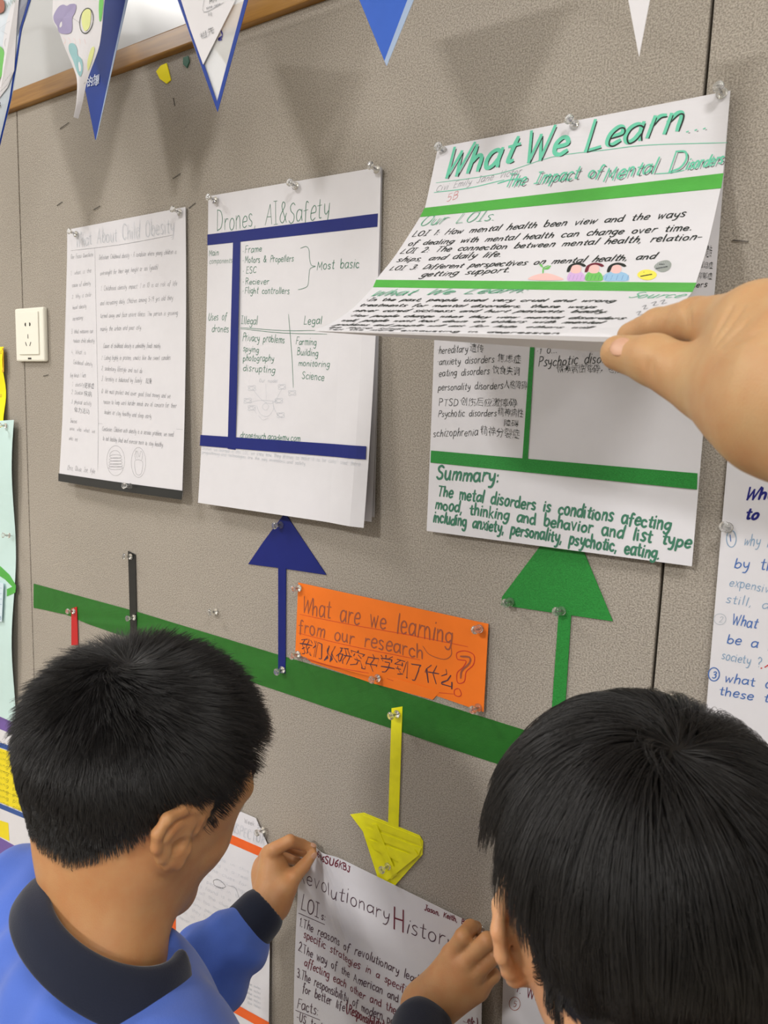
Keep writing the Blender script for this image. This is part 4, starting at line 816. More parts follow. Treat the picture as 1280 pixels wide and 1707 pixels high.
def tube(pts, r, seg=6):
    V, F = [], []; pts = [np.array(p, float) for p in pts]
    for i, p in enumerate(pts):
        d = (pts[min(i + 1, len(pts) - 1)] - pts[max(i - 1, 0)]); d /= np.linalg.norm(d); a = np.cross(d, [0, 0, 1.0]); a /= max(np.linalg.norm(a), 1e-6); b_ = np.cross(d, a)
        for k in range(seg):
            t = 2 * math.pi * k / seg; V.append(p + (a * math.cos(t) + b_ * math.sin(t)) * r)
    for i in range(len(pts) - 1):
        for k in range(seg): F.append((i * seg + k, i * seg + (k + 1) % seg, (i + 1) * seg + (k + 1) % seg, (i + 1) * seg + k))
    return V, F
V, F = tube(STR, .0012); tag(mesh_obj('bunting_string', V, F, mat('string', (230, 228, 220), .8)), 'white string the pennants hang from along the wall top', 'string')
# ------------------------------------------------------------------ smooth solid modelling for figures
class Cone:
    def __init__(s, a, b, ra, rb): s.a = np.array(a, float); s.b = np.array(b, float); s.ra = ra; s.rb = rb; s.c = (s.a + s.b) / 2; s.r = np.linalg.norm(s.b - s.a) / 2 + max(ra, rb)
    def ev(s, P, c=None, R=None):
        ab = s.b - s.a; q = P - s.a; t = q @ (ab / max(ab @ ab, 1e-12)); np.minimum(np.maximum(t, 0, out=t), 1, out=t)
        q -= t[:, None] * ab; e = np.sqrt(np.einsum('ij,ij->i', q, q)); t *= (s.rb - s.ra); e -= t; e -= s.ra
        return e
    def near(s, c):
        ab = s.b - s.a; q = c - s.a; t = min(max((q @ ab) / max(ab @ ab, 1e-12), 0), 1); q = q - t * ab; return math.sqrt(q @ q) - max(s.ra, s.rb)
class Ell:
    def __init__(s, c, M, r): s.c = np.array(c, float); s.M = np.array(M, float); s.rad = np.array(r, float); s.r = max(r)
    def ev(s, P, c=None, R=None):
        q = (P - s.c) @ s.M; q /= s.rad; k0 = np.sqrt(np.einsum('ij,ij->i', q, q)); q /= s.rad; k1 = np.sqrt(np.einsum('ij,ij->i', q, q)) + 1e-9
        return k0 * (k0 - 1) / k1
    def near(s, c): q = c - s.c; return math.sqrt(q @ q) - s.r
class Un:                                     # smooth union (cut=True: smooth subtraction of all but the first)
    def __init__(s, k, *ch, cut=False):
        s.k = k; s.ch = ch; s.cut = cut
        lo = np.min([q.c - q.r for q in (ch[:1] if cut else ch)], 0); hi = np.max([q.c + q.r for q in (ch[:1] if cut else ch)], 0); s.c = (lo + hi) / 2; s.r = np.linalg.norm(hi - lo) / 2 if len(ch) > 1 else ch[0].r
    def near(s, c): q = c - s.c; return math.sqrt(q @ q) - s.r
    def ev(s, P, c=None, R=None):
        d = None
        for i, q in enumerate(s.ch):
            if c is not None and q.near(c) > R + .003 + s.k: continue
            e = q.ev(P, c, R)
            if e is None: continue
            if i == 0 or (d is None and not s.cut): d = e; continue
            if s.cut:
                if d is None: return None
                k = s.k; h = np.maximum(k - np.abs(d + e), 0) / k; d = np.maximum(d, -e) + h * h * k / 4
            else:
                k = max(s.k, 1e-6); h = np.maximum(k - np.abs(d - e), 0) / k; d = np.minimum(d, e) - h * h * k / 4
        return d
def chain(pts, rr, k=.003): return Un(k, *[Cone(pts[i], pts[i + 1], rr[i], rr[i + 1]) for i in range(len(pts) - 1)]) if len(pts) > 2 else Cone(pts[0], pts[1], rr[0], rr[1])
def solid(name, node, vox, material, parent=None, clip=None, disp=None):
    B = 12; lo = node.c - node.r - 2 * vox; hi = node.c + node.r + 2 * vox
    if clip is not None: lo = np.maximum(lo, clip[0]); hi = np.minimum(hi, clip[1])
    o = np.floor(lo / vox).astype(int); A8 = 8; n = np.ceil((hi - lo) / vox / B / A8).astype(int)
    big = np.stack(np.meshgrid(*[np.arange(q) for q in n], indexing='ij'), -1).reshape(-1, 3)      # coarse search, then fine
    cen = (o + big * B * A8 + B * A8 / 2) * vox; hd = B * A8 * vox * .87
    big = big[np.abs(node.ev(cen)) < hd * 1.5 + .01]
    sub = np.stack(np.meshgrid(*[np.arange(A8)] * 3, indexing='ij'), -1).reshape(-1, 3)
    bi = (big[:, None] * A8 + sub[None]).reshape(-1, 3); hd = B * vox * .87
    bi = bi[np.abs(node.ev((o + bi * B + B / 2) * vox)) < hd * 1.45 + .004]
    gi = np.stack(np.meshgrid(*[np.arange(B + 1)] * 3, indexing='ij'), -1).reshape(-1, 3)
    VK, VP, Q = [], [], []
    off = np.array([[a, b, c] for a in (0, 1) for b in (0, 1) for c in (0, 1)])
    SH = 1 << 20
    key = lambda I: ((I[:, 0] + 500000) * SH + (I[:, 1] + 500000)) * SH + (I[:, 2] + 500000)
    for b in bi:
        base = o + b * B; P = (base + gi) * vox; c = (base + B / 2) * vox
        d = node.ev(P, c, hd)
        if d is None: continue
        if disp is not None: d = d + disp(P)
        if d.min() > 0 or d.max() < 0: continue
        D = d.reshape(B + 1, B + 1, B + 1)
        S = D < 0
        corners = np.stack([S[a:B + a, b_:B + b_, c_:B + c_] for a, b_, c_ in off], 0); sm = corners.sum(0); act = (sm > 0) & (sm < 8)
        idx = np.argwhere(act)
        if len(idx) == 0: continue
        acc = np.zeros((len(idx), 3)); cnt = np.zeros(len(idx))
        for ax in range(3):
            for a in (0, 1):
                for b_ in (0, 1):
                    p0 = np.zeros(3, int); o2 = [q for q in range(3) if q != ax]; p0[o2[0]] = a; p0[o2[1]] = b_; p1 = p0.copy(); p1[ax] = 1
                    d0 = D[tuple((idx + p0).T)]; d1 = D[tuple((idx + p1).T)]; cr = (d0 < 0) != (d1 < 0)
                    t = np.where(cr, d0 / np.where(cr, d0 - d1, 1), 0)
                    pos = idx + p0; pos = pos.astype(float); pos[:, ax] += t
                    acc += pos * cr[:, None]; cnt += cr
        VP.append((base + acc / cnt[:, None]) * vox); VK.append(key(base + idx))
        for ax in range(3):
            o2 = [(ax + 1) % 3, (ax + 2) % 3]
            sl0 = [slice(0, B)] * 3; sl1 = list(sl0); sl1[ax] = slice(1, B + 1)
            e = S[tuple(sl0)] != S[tuple(sl1)]; ei = np.argwhere(e)
            if len(ei) == 0: continue
            inside = S[tuple(sl0)][tuple(ei.T)]
            ks = []
            for da, db in ((-1, -1), (0, -1), (0, 0), (-1, 0)):
                w_ = ei.copy(); w_[:, o2[0]] += da; w_[:, o2[1]] += db; ks.append(key(base + w_))
            ks = np.stack(ks, 1); ks[~inside] = ks[~inside][:, ::-1]; Q.append(ks)
    VK = np.concatenate(VK); VP = np.concatenate(VP); Q = np.concatenate(Q)
    order = np.argsort(VK); VKs = VK[order]; loc = np.searchsorted(VKs, Q); loc = np.clip(loc, 0, len(VKs) - 1); ok = (VKs[loc] == Q).all(1); Fq = order[loc[ok]]
    me = bpy.data.meshes.new(name); me.vertices.add(len(VP)); me.vertices.foreach_set('co', VP.astype(np.float32).ravel())
    me.loops.add(len(Fq) * 4); me.loops.foreach_set('vertex_index', Fq.astype(np.int32).ravel()); me.polygons.add(len(Fq)); me.polygons.foreach_set('loop_start', np.arange(0, len(Fq) * 4, 4, dtype=np.int32))
    me.update(calc_edges=True); me.validate()
    ek = np.empty(len(me.loops), np.int32); me.loops.foreach_get('edge_index', ek)
    if (np.bincount(ek, minlength=len(me.edges)) < 2).any():      # close pinholes
        bm = bmesh.new(); bm.from_mesh(me); bmesh.ops.holes_fill(bm, edges=[e for e in bm.edges if e.is_boundary], sides=12); bm.to_mesh(me); bm.free()
    me.polygons.foreach_set('use_smooth', [True] * len(me.polygons)); me.materials.append(material)
    ob_ = bpy.data.objects.new(name, me); COL.objects.link(ob_)
    if parent is not None: ob_.parent = parent; ob_.matrix_parent_inverse = Matrix.Translation(-Vector(parent.location))
    return ob_
def frame(yaw, pitch, roll):
    F = np.array([-math.sin(yaw) * math.cos(pitch), math.cos(yaw) * math.cos(pitch), math.sin(pitch)])
    r = np.cross(F, [0, 0, 1]); r /= np.linalg.norm(r); u = np.cross(r, F)
    return np.stack([r * math.cos(roll) + u * math.sin(roll), F, -r * math.sin(roll) + u * math.cos(roll)], 1)

def skin_mat(name, rgb, scalp=False):
    m, nt, b = nodes_of(name); L = nt.links.new
    geo = N(nt, 'ShaderNodeNewGeometry'); c = lin(rgb)
    nz = N(nt, 'ShaderNodeTexNoise'); nz.inputs['Scale'].default_value = 60; nz.inputs['Detail'].default_value = 4; L(geo.outputs['Position'], nz.inputs['Vector'])
    cr = N(nt, 'ShaderNodeValToRGB'); cr.color_ramp.elements[0].position = .3; cr.color_ramp.elements[0].color = tuple(np.array(c[:3]) * [1.0, .86, .80]) + (1,); cr.color_ramp.elements[1].position = .7; cr.color_ramp.elements[1].color = tuple(np.minimum(np.array(c[:3]) * 1.06, 1)) + (1,)
    L(nz.outputs[0], cr.inputs[0]); outc = cr.outputs[0]
    if scalp:
        at = N(nt, 'ShaderNodeAttribute'); at.attribute_name = 'scalp'; mx = N(nt, 'ShaderNodeMix', data_type='RGBA'); mx.inputs[7].default_value = lin((20, 18, 18))
        L(at.outputs['Fac'], mx.inputs[0]); L(outc, mx.inputs[6]); outc = mx.outputs[2]
    L(outc, b.inputs['Base Color'])
    n2 = N(nt, 'ShaderNodeTexVoronoi'); n2.inputs['Scale'].default_value = 900; L(geo.outputs['Position'], n2.inputs['Vector'])
    bp = N(nt, 'ShaderNodeBump'); bp.inputs['Strength'].default_value = .25; bp.inputs['Distance'].default_value = .0003; L(n2.outputs[0], bp.inputs['Height']); L(bp.outputs[0], b.inputs['Normal'])
    b.inputs['Roughness'].default_value = .5; b.inputs['Specular IOR Level'].default_value = .4
    b.inputs['Subsurface Weight'].default_value = .25; b.inputs['Subsurface Radius'].default_value = (1, .4, .2); b.inputs['Subsurface Scale'].default_value = .004
    return m
def fabric(name, rgb, sc=1400, dist=.0004):
    m, nt, b = nodes_of(name); L = nt.links.new; geo = N(nt, 'ShaderNodeNewGeometry')
    nz = N(nt, 'ShaderNodeTexNoise'); nz.inputs['Scale'].default_value = sc; nz.inputs['Detail'].default_value = 2; L(geo.outputs['Position'], nz.inputs['Vector'])
    bp = N(nt, 'ShaderNodeBump'); bp.inputs['Strength'].default_value = .5; bp.inputs['Distance'].default_value = dist; L(nz.outputs[0], bp.inputs['Height']); L(bp.outputs[0], b.inputs['Normal'])
    n2 = N(nt, 'ShaderNodeTexNoise'); n2.inputs['Scale'].default_value = 25; L(geo.outputs['Position'], n2.inputs['Vector'])
    mp = N(nt, 'ShaderNodeMapRange'); mp.inputs[1].default_value = .3; mp.inputs[2].default_value = .7; mp.inputs[3].default_value = .93; mp.inputs[4].default_value = 1.06
    sc_ = N(nt, 'ShaderNodeVectorMath', operation='SCALE'); sc_.inputs[0].default_value = lin(rgb)[:3]; L(n2.outputs[0], mp.inputs[0]); L(mp.outputs[0], sc_.inputs['Scale']); L(sc_.outputs[0], b.inputs['Base Color'])
    b.inputs['Roughness'].default_value = .9; b.inputs['Specular IOR Level'].default_value = .2; b.inputs['Sheen Weight'].default_value = .2
    return m
M_hair = mat('black_hair', (25, 23, 23), .42, .55)
M_eye = mat('eye_white', (225, 220, 212), .15, .5); M_iris = mat('iris_dark', (35, 22, 16), .1, .6)
M_nail = mat('finger_nail', (192, 148, 122), .4, .4)
M_lip = mat('lips', (168, 92, 82), .45)
M_blue_knit = fabric('blue_sweatshirt', (76, 106, 192)); M_navy = fabric('navy_ribbing', (31, 36, 52), 900); M_black_knit = fabric('black_jacket', (24, 25, 31))
M_trouser = fabric('navy_trousers', (34, 38, 56)); M_shoe = mat('shoe_rubber', (40, 40, 44), .6)

def head_nodes(T, M, ez=.72, eo=.005, flare=.30, ey=1.22, eyo=-.006):
    E = lambda c, r, A=np.eye(3): Ell(T(c), M @ A, r); K = lambda a, b, ra, rb: Cone(T(a), T(b), ra, rb)
    h = Un(.03, E((0, -.010, .040), (.0725, .091, .080)), E((0, .030, .0), (.0615, .060, .082)), K((.042, -.004, -.030), (.014, .062, -.080), .022, .018), K((-.042, -.004, -.030), (-.014, .062, -.080), .022, .018), E((0, -.014, -.022), (.052, .049, .056)))
    f = Un(.012, h, K((-.035, .052, -.022), (-.030, .060, -.030), .022, .018), K((.035, .052, -.022), (.030, .060, -.030), .022, .018), K((0, .087, .018), (0, .100, -.012), .0055, .0085), K((-.009, .090, -.018), (.009, .090, -.018), .0062, .0062), K((-.042, .072, .026), (-.012, .086, .024), .007, .007), K((.042, .072, .026), (.012, .086, .024), .007, .007), K((0, .070, -.083), (0, .072, -.080), .013, .013), K((-.014, .083, -.046), (.014, .083, -.046), .006, .006), K((-.012, .081, -.054), (.012, .081, -.054), .006, .006))
    f = Un(.008, f, Ell(T((-.031, .098, .008)), M, (.016, .018, .010)), Ell(T((.031, .098, .008)), M, (.016, .018, .010)), Cone(T((-.018, .094, -.050)), T((.018, .094, -.050)), .0012, .0012), cut=True)
    ears = []
    for s in (-1, 1):
        X = lambda y, z, e=0: (s * (.0715 + flare * max(0, .012 - y) + e), y * ey + eyo, z * ez + eo)
        rim = [X(.012, .004), X(.012, .018), X(.004, .029), X(-.008, .032), X(-.019, .026), X(-.023, .012), X(-.020, -.003), X(-.012, -.016), X(-.004, -.024), X(.004, -.027), X(.010, -.020)]
        R_ = chain([T(q) for q in rim], [.0034, .0038, .0041, .0043, .0043, .0041, .0039, .0042, .0050, .0056, .0036], .003)
        plate = Un(.010, Cone(T(X(-.010, .008, -.007)), T(X(-.006, -.006, -.007)), .0048, .0048), Cone(T(X(.004, .016, -.003)), T(X(-.013, .012, -.003)), .0032, .0032), Cone(T(X(-.013, .014, -.003)), T(X(-.006, -.012, -.003)), .0032, .0030), Cone(T(X(.004, .014, -.003)), T(X(.002, -.020, -.003)), .0032, .0045), Cone(T(X(-.006, .022, -.003)), T(X(-.003, -.005, -.006)), .003, .004), Cone(T((s * .066, -.004, .012)), T((s * .068, -.004, -.012)), .009, .009))
        anti = chain([T(X(.002, .020, .0010)), T(X(-.010, .017, .0015)), T(X(-.015, .006, .0015)), T(X(-.010, -.008, .0012)), T(X(-.002, -.014, .001))], [.0018, .0022, .0024, .0024, .0026], .002)
        tragus = Cone(T((s * .0735, .006, -.003)), T((s * .075, .004, -.006)), .0030, .0034)
        ear = Un(.003, R_, plate, anti, tragus)
        ear = Un(.0015, ear, Ell(T((s * (.0745 + flare * .016), -.008, .001)), M, (.0045, .007, .006)), cut=True)
        ears.append(ear)
    return Un(.006, f, *ears), h

HAIR_STATS = []
def smoothnoise(P, f, seed):
    r = np.random.default_rng(seed); o = np.zeros(len(P))
    for i in range(5):
        d = r.normal(size=3); d /= np.linalg.norm(d); o += np.sin(P @ d * f * (1 + .5 * i) + r.uniform(0, 6.28)) / (1 + .4 * i)
    return o / 2.2
def grow_hair(parent, skin, T, M, O, headn, mask, length, lift_, whorl, n, radius, steps, gravity, clump, seed, fdir, name='hair', wob=.25, nclump=500, spread=.0015, lv=(.22, 1.6)):
    """strands rooted on the scalp of the skin mesh; each follows the flow away from the whorl and stays outside the skull"""
    r = np.random.default_rng(seed); me = skin.data
    V = np.empty(len(me.vertices) * 3, np.float32); me.vertices.foreach_get('co', V); V = V.reshape(-1, 3).astype(float)
    NV = np.empty(len(me.vertices) * 3, np.float32); me.vertices.foreach_get('normal', NV); NV = NV.reshape(-1, 3).astype(float)
    Lc = (V - O) @ M; m_ = mask(Lc); inhead = (np.abs(Lc) < [.09, .12, .14]).all(1)
    at = me.attributes.new('scalp', 'FLOAT', 'POINT'); at.data.foreach_set('value', (np.clip(m_ * 1.0, 0, 1) * inhead).astype(np.float32))
    cand = np.where((m_ > .35) & inhead)[0]; pick = r.choice(cand, n); pr_ = m_[pick]; pick = pick[r.random(n) < pr_ * 1.3]
    P = V[pick] + r.normal(size=(len(pick), 3)) * .0012; n = len(P); nn = NV[pick]; l = Lc[pick]
    ln = length(l) * (1 + lv[0] * r.normal(size=n)).clip(.45, lv[1]); lf = lift_(l)
    wh = np.array(whorl); down = M.T @ np.array([0, 0, -1.0])
    pts = np.empty((n, steps + 1, 3)); pts[:, 0] = l; p = l.copy(); gl = (nn @ M)
    tw = smoothnoise(l, 90, seed) * wob + smoothnoise(l, 260, seed + 1) * wob * .7 + r.normal(size=n) * .10
    hh = np.zeros(n)
    for k in range(steps):
        gp = p * 1.0
        # outward normal from the skull shape
        Wp = p @ M.T + O; e = .002; d0 = headn.ev(Wp)
        gr = np.stack([headn.ev(Wp + M[:, i] * e) - d0 for i in range(3)], 1) / e; gr /= np.linalg.norm(gr, axis=1, keepdims=True) + 1e-9
        f = p - wh; f = f - (f * gr).sum(1, keepdims=True) * gr; f /= np.linalg.norm(f, axis=1, keepdims=True) + 1e-6
        sw = np.cross(gr, f); f = f + sw * (.35 + tw[:, None])                    # the swirl around the whorl
        f = f + fdir(p)
        f = f + down * gravity * (k + 1) / steps
        f = f - (f * gr).sum(1, keepdims=True) * gr * .85; f /= np.linalg.norm(f, axis=1, keepdims=True) + 1e-6
        fall = (1 - (k / steps) ** 1.0)
        dr = f + gr * (lf * (fall if gravity > .3 else 1.0))[:, None]; dr /= np.linalg.norm(dr, axis=1, keepdims=True)
        p = p + dr * (ln / steps)[:, None]
        Wp = p @ M.T + O; d1 = headn.ev(Wp); need = .0015 + .0005 * k + spread * r.random(n) * (k + 1) / steps; push = np.clip(need - d1, 0, .02); p = p + gr * push[:, None]
        pts[:, k + 1] = p
    gi = r.choice(n, min(nclump, n), replace=False); G_ = pts[gi]
    near = np.empty(n, int)
    for i in range(0, n, 4000): near[i:i + 4000] = ((pts[i:i + 4000, None, 0] - G_[None, :, 0]) ** 2).sum(-1).argmin(1)
    t = np.linspace(0, 1, steps + 1)[None, :, None]
    tgt = G_[near] + (pts[:, :1] - G_[near][:, :1]) * (1 - .75 * t); pts = pts * (1 - clump * t) + tgt * clump * t
    Wd = pts @ M.T + O
    hc = bpy.data.hair_curves.new(name); hc.add_curves([steps + 1] * n)
    hc.attributes['position'].data.foreach_set('vector', Wd.astype(np.float32).ravel())
    ra = hc.attributes.get('radius') or hc.attributes.new('radius', 'FLOAT', 'POINT')
    ra.data.foreach_set('value', (radius * np.tile(np.linspace(1, .35, steps + 1), (n, 1)) * r.uniform(.7, 1.2, (n, 1))).astype(np.float32).ravel())
    hc.materials.append(M_hair)
    o = bpy.data.objects.new(name, hc); COL.objects.link(o); o.parent = parent; o.matrix_parent_inverse = Matrix.Translation(-Vector(parent.location)); o['kind'] = 'stuff'
    return o
def sst(x, a, b): t = np.clip((x - a) / (b - a), 0, 1); return t * t * (3 - 2 * t)
def face_parts(T, M, root, brow=True):
    for s in (-1, 1):
        bm = bmesh.new(); bmesh.ops.create_uvsphere(bm, u_segments=16, v_segments=10, radius=.0115); bmesh.ops.translate(bm, verts=bm.verts, vec=Vector(T((s * .031, .0745, .008)).tolist())); e = bm_obj('eye', bm, M_eye, root, True)
        bm = bmesh.new(); bmesh.ops.create_uvsphere(bm, u_segments=14, v_segments=8, radius=.0056); bmesh.ops.translate(bm, verts=bm.verts, vec=Vector(T((s * .031, .0815, .006)).tolist())); i_ = bm_obj('iris', bm, M_iris, e, True)
        solid('eyebrow', chain([T((s * .016, .0925, .031)), T((s * .030, .0875, .036)), T((s * .043, .0765, .032))], [.0022, .0024, .0014]), .0009, M_hair, root)
    solid('lips', Un(.003, Cone(T((-.015, .0865, -.046)), T((.015, .0865, -.046)), .0038, .0038), Cone(T((-.013, .0855, -.054)), T((.013, .0855, -.054)), .0042, .0042)), .0009, M_lip, root)

# ------------------------------------------------------------------ the left boy, pinning the poster
def yp(px, py, y): return at_y(px, py, y)
boy = empty('person', (-.47, -.42, 0), 'boy in blue sweatshirt with navy collar pinning up a poster, seen from behind', 'person')
O1 = np.array([-.4960, -.3612, 1.2776]); M1 = frame(-.1046, -.333, -.1021); T1 = lambda p: O1 + M1 @ np.array(p, float)
hd1, sk1 = head_nodes(T1, M1)
NB = np.array([-.474, -.408, 1.186]); rt = np.array([.985, -.17, 0]); fw = np.array([.17, .985, 0]); up = np.array([0, 0, 1.0])
neck = Un(.02, Cone(T1((.000, -.016, -.03)), NB + fw * .0, .042, .041), Cone(NB + fw * .005, NB - up * .05, .041, .052))
SR, SL = NB + rt * .150 - up * .076, NB - rt * .150 - up * .062
EL_L = yp(268, 1705, -.215); WR_L = yp(452, 1503, -.074); EL_R = np.array([-.300, -.270, .945]); WR_R = yp(712, 1680, -.070)
HIP = np.array([-.475, -.485, .74])
chest = Un(.05, Ell(NB - up * .17 + fw * .0, np.stack([rt, fw, up], 1), (.125, .080, .15)), Cone(SR, SL, .035, .035), Cone(NB - up * .2, HIP, .085, .085))
def kid_hand(fingers, palm):
    fg = [chain(p, r_, .002) for p, r_ in fingers]
    pal = Un(.012, *[Cone(a, b, ra, rb) for a, b, ra, rb in palm])
    return Un(.0012, *[Un(.008, pal, f) for f in fg])
w = WR_L
lh = kid_hand([
    ([yp(458, 1415, -.060), yp(483, 1402, -.045), yp(503, 1408, -.026), yp(520, 1414, -.016)], [.0090, .0080, .0070, .0058]),
    ([yp(450, 1420, -.048), yp(474, 1408, -.026), yp(496, 1418, -.018), yp(512, 1423, -.014)], [.0088, .0078, .0068, .0056]),
    ([yp(444, 1432, -.040), yp(468, 1424, -.016), yp(486, 1432, -.012), yp(499, 1437, -.012)], [.0084, .0074, .0066, .0055]),
    ([yp(438, 1445, -.036), yp(458, 1441, -.015), yp(474, 1446, -.010), yp(486, 1450, -.010)], [.0075, .0066, .0058, .0050]),
    ([yp(470, 1485, -.064), yp(489, 1462, -.050), yp(506, 1444, -.034), yp(521, 1424, -.020)], [.0150, .0100, .0082, .0062])],
    [(w, yp(452, 1425, -.058), .0210, .0130), (w, yp(440, 1442, -.045), .0210, .0120), (yp(447, 1470, -.055), yp(447, 1430, -.050), .0170, .0120), (w, yp(474, 1480, -.062), .0200, .0140), (yp(440, 1455, -.05), yp(460, 1450, -.055), .013, .015)])
w2 = WR_R
rh = kid_hand([
    ([yp(752, 1592, -.062), yp(772, 1562, -.060), yp(784, 1546, -.040), yp(794, 1545, -.022)], [.0095, .0092, .0082, .0062]),
    ([yp(776, 1602, -.062), yp(812, 1568, -.056), yp(806, 1568, -.034), yp(792, 1566, -.020)], [.0100, .0088, .0074, .0060]),
    ([yp(795, 1618, -.058), yp(824, 1592, -.050), yp(816, 1590, -.028), yp(800, 1588, -.016)], [.0098, .0084, .0072, .0058]),
    ([yp(800, 1642, -.052), yp(822, 1626, -.042), yp(814, 1618, -.024), yp(802, 1612, -.014)], [.0088, .0076, .0064, .0052]),
    ([yp(735, 1640, -.045), yp(756, 1600, -.032), yp(775, 1572, -.022), yp(790, 1552, -.018)], [.0140, .0100, .0084, .0064])],
    [(w2, yp(757, 1600, -.060), .0235, .0150), (w2, yp(778, 1615, -.058), .0240, .0155), (w2, yp(793, 1645, -.052), .0235, .0145), (yp(745, 1650, -.055), yp(778, 1628, -.056), .0220, .0160), (w2, yp(738, 1638, -.05), .022, .015)])
arms = [Cone(SL, EL_L, .034, .028), Cone(EL_L, WR_L, .027, .0205), Cone(SR, EL_R, .034, .028), Cone(EL_R, WR_R, .028, .0225)]
body1 = Un(.010, Un(.03, hd1, neck), Un(.03, chest, arms[0], arms[2]), Un(.006, arms[1], lh), Un(.006, arms[3], rh))
M_skin1 = skin_mat('skin_tan_boy', (184, 138, 94), True)
bo1 = solid('body', body1, .0022, M_skin1, boy)
face_parts(T1, M1, boy)
def knuckle_nail(p, q, r_, root, outn, rad=(.0048, .0040, .0012)):
    d = q - p; d /= np.linalg.norm(d); n_ = np.array(outn, float); n_ -= (n_ @ d) * d; n_ /= np.linalg.norm(n_); s_ = np.cross(d, n_)
    return solid('nail', Ell(q - d * .001 + n_ * (r_ - .0005), np.stack([d, s_, n_], 1), rad), .0006, M_nail, root)
knuckle_nail(yp(506, 1444, -.034), yp(521, 1424, -.020), .0062, boy, CAM - yp(521, 1424, -.02) + np.array([.2, 0, -.6]))
knuckle_nail(yp(503, 1408, -.026), yp(520, 1414, -.016), .0058, boy, up + np.array([0, -.3, 0]))
# sweatshirt: torso and sleeves with soft folds, open at the neck
def folds(P):
    return .0026 * np.sin(P[:, 2] * 95 + 3 * np.sin(P[:, 0] * 40) + P[:, 1] * 50) * sst(-P[:, 2], -1.12, -1.0) + .0018 * np.sin(P[:, 0] * 120 + P[:, 2] * 60 + 2 * np.sin(P[:, 1] * 50))
CW_L = WR_L + (EL_L - WR_L) / np.linalg.norm(EL_L - WR_L) * .022; CW_R = WR_R + (EL_R - WR_R) / np.linalg.norm(EL_R - WR_R) * .012
CL2 = WR_L + (EL_L - WR_L) / np.linalg.norm(EL_L - WR_L) * .060; CR2 = WR_R + (EL_R - WR_R) / np.linalg.norm(EL_R - WR_R) * .085
mid_l = CL2 + (EL_L - CL2) * .28
torso = Un(.05, Ell(NB - up * .16 + fw * .0, np.stack([rt, fw, up], 1), (.150, .098, .150)), Cone(SR + up * .0, NB - up * .074, .046, .047), Cone(SL + up * .005, NB - up * .055, .047, .048), Cone(NB - up * .20, HIP, .112, .108), Cone(SR, SL, .05, .05))
sl_l = Un(.02, Cone(SL, EL_L, .050, .046), Cone(EL_L, mid_l, .046, .046), Cone(mid_l, CL2, .046, .039)); sl_r = Un(.02, Cone(SR, EL_R, .050, .043), Cone(EL_R, CR2, .043, .036))
sw = Un(.025, torso, sl_l, sl_r)
_rc = rt * .96 - up * .26; _rc /= np.linalg.norm(_rc); _ax = np.cross(_rc, fw * math.cos(.42) - up * math.sin(.42)); _ax /= np.linalg.norm(_ax)
neckhole = Un(.01, Cone(NB + rt * .006 + _ax * .042, NB + rt * .006 + _ax * .13, .060, .070))
dl = (EL_L - WR_L) / np.linalg.norm(EL_L - WR_L); roll_l = chain([CL2 + dl * .002 + (np.cross(dl, up) * math.cos(a) + np.cross(np.cross(dl, up), dl) * math.sin(a)) * .0385 for a in np.linspace(0, 2 * math.pi, 13)], [.0075] * 13)
swt = Un(.006, Un(.012, sw, roll_l), neckhole, cut=True)
solid('sweatshirt', swt, .0035, M_blue_knit, boy, disp=folds)
solid('cuff', Un(.004, Cone(CW_L - dl * -.0, CL2 + dl * .006, .0315, .0340), Cone(WR_L - dl * .03, WR_L + dl * .004, .024, .024), cut=True), .002, M_navy, boy)
dr_ = (EL_R - WR_R) / np.linalg.norm(EL_R - WR_R)
solid('cuff', Un(.004, Cone(WR_R + dr_ * .034, CR2 + dr_ * .03, .0330, .0350)), .002, M_navy, boy)
def seg_loft(name, rings, m, root, closed=True, th=.003):
    n = len(rings[0]); V = [p for r_ in rings for p in r_]; F = []
    for i in range(len(rings) - 1):
        for k in range(n if closed else n - 1): F.append((i * n + k, i * n + (k + 1) % n, (i + 1) * n + (k + 1) % n, (i + 1) * n + k))
    o = mesh_obj(name, V, F, m, root, smooth=True)
    md = o.modifiers.new('thickness', 'SOLIDIFY'); md.thickness = th; md.offset = 0; sb_ = o.modifiers.new('smooth', 'SUBSURF'); sb_.levels = sb_.render_levels = 1
    return o
def collar(root, NB, rt, fw, m, tilt, prof, gap=.35, nseg=40, yo=0.0, name='collar'):
    fwd = fw * math.cos(tilt) - up * math.sin(tilt); u_ = up * math.cos(tilt) + fw * math.sin(tilt)
    rings = []
    for rad, z, fl in prof:
        ring = []
        for k in range(nseg + 1):
            a = -math.pi / 2 + gap + (2 * math.pi - 2 * gap) * k / nseg + math.pi
            # a: angle measured so that the opening faces forward
            ca, sa = math.sin(a), math.cos(a)
            ring.append(NB + rt * (math.cos(a + math.pi / 2 + math.pi / 2) * rad) + fwd * (math.sin(a + math.pi) * rad * 1.0 + yo) + u_ * (z + fl * math.sin(a * 2)))
        rings.append(ring)
    return seg_loft(name, rings, m, root, False)
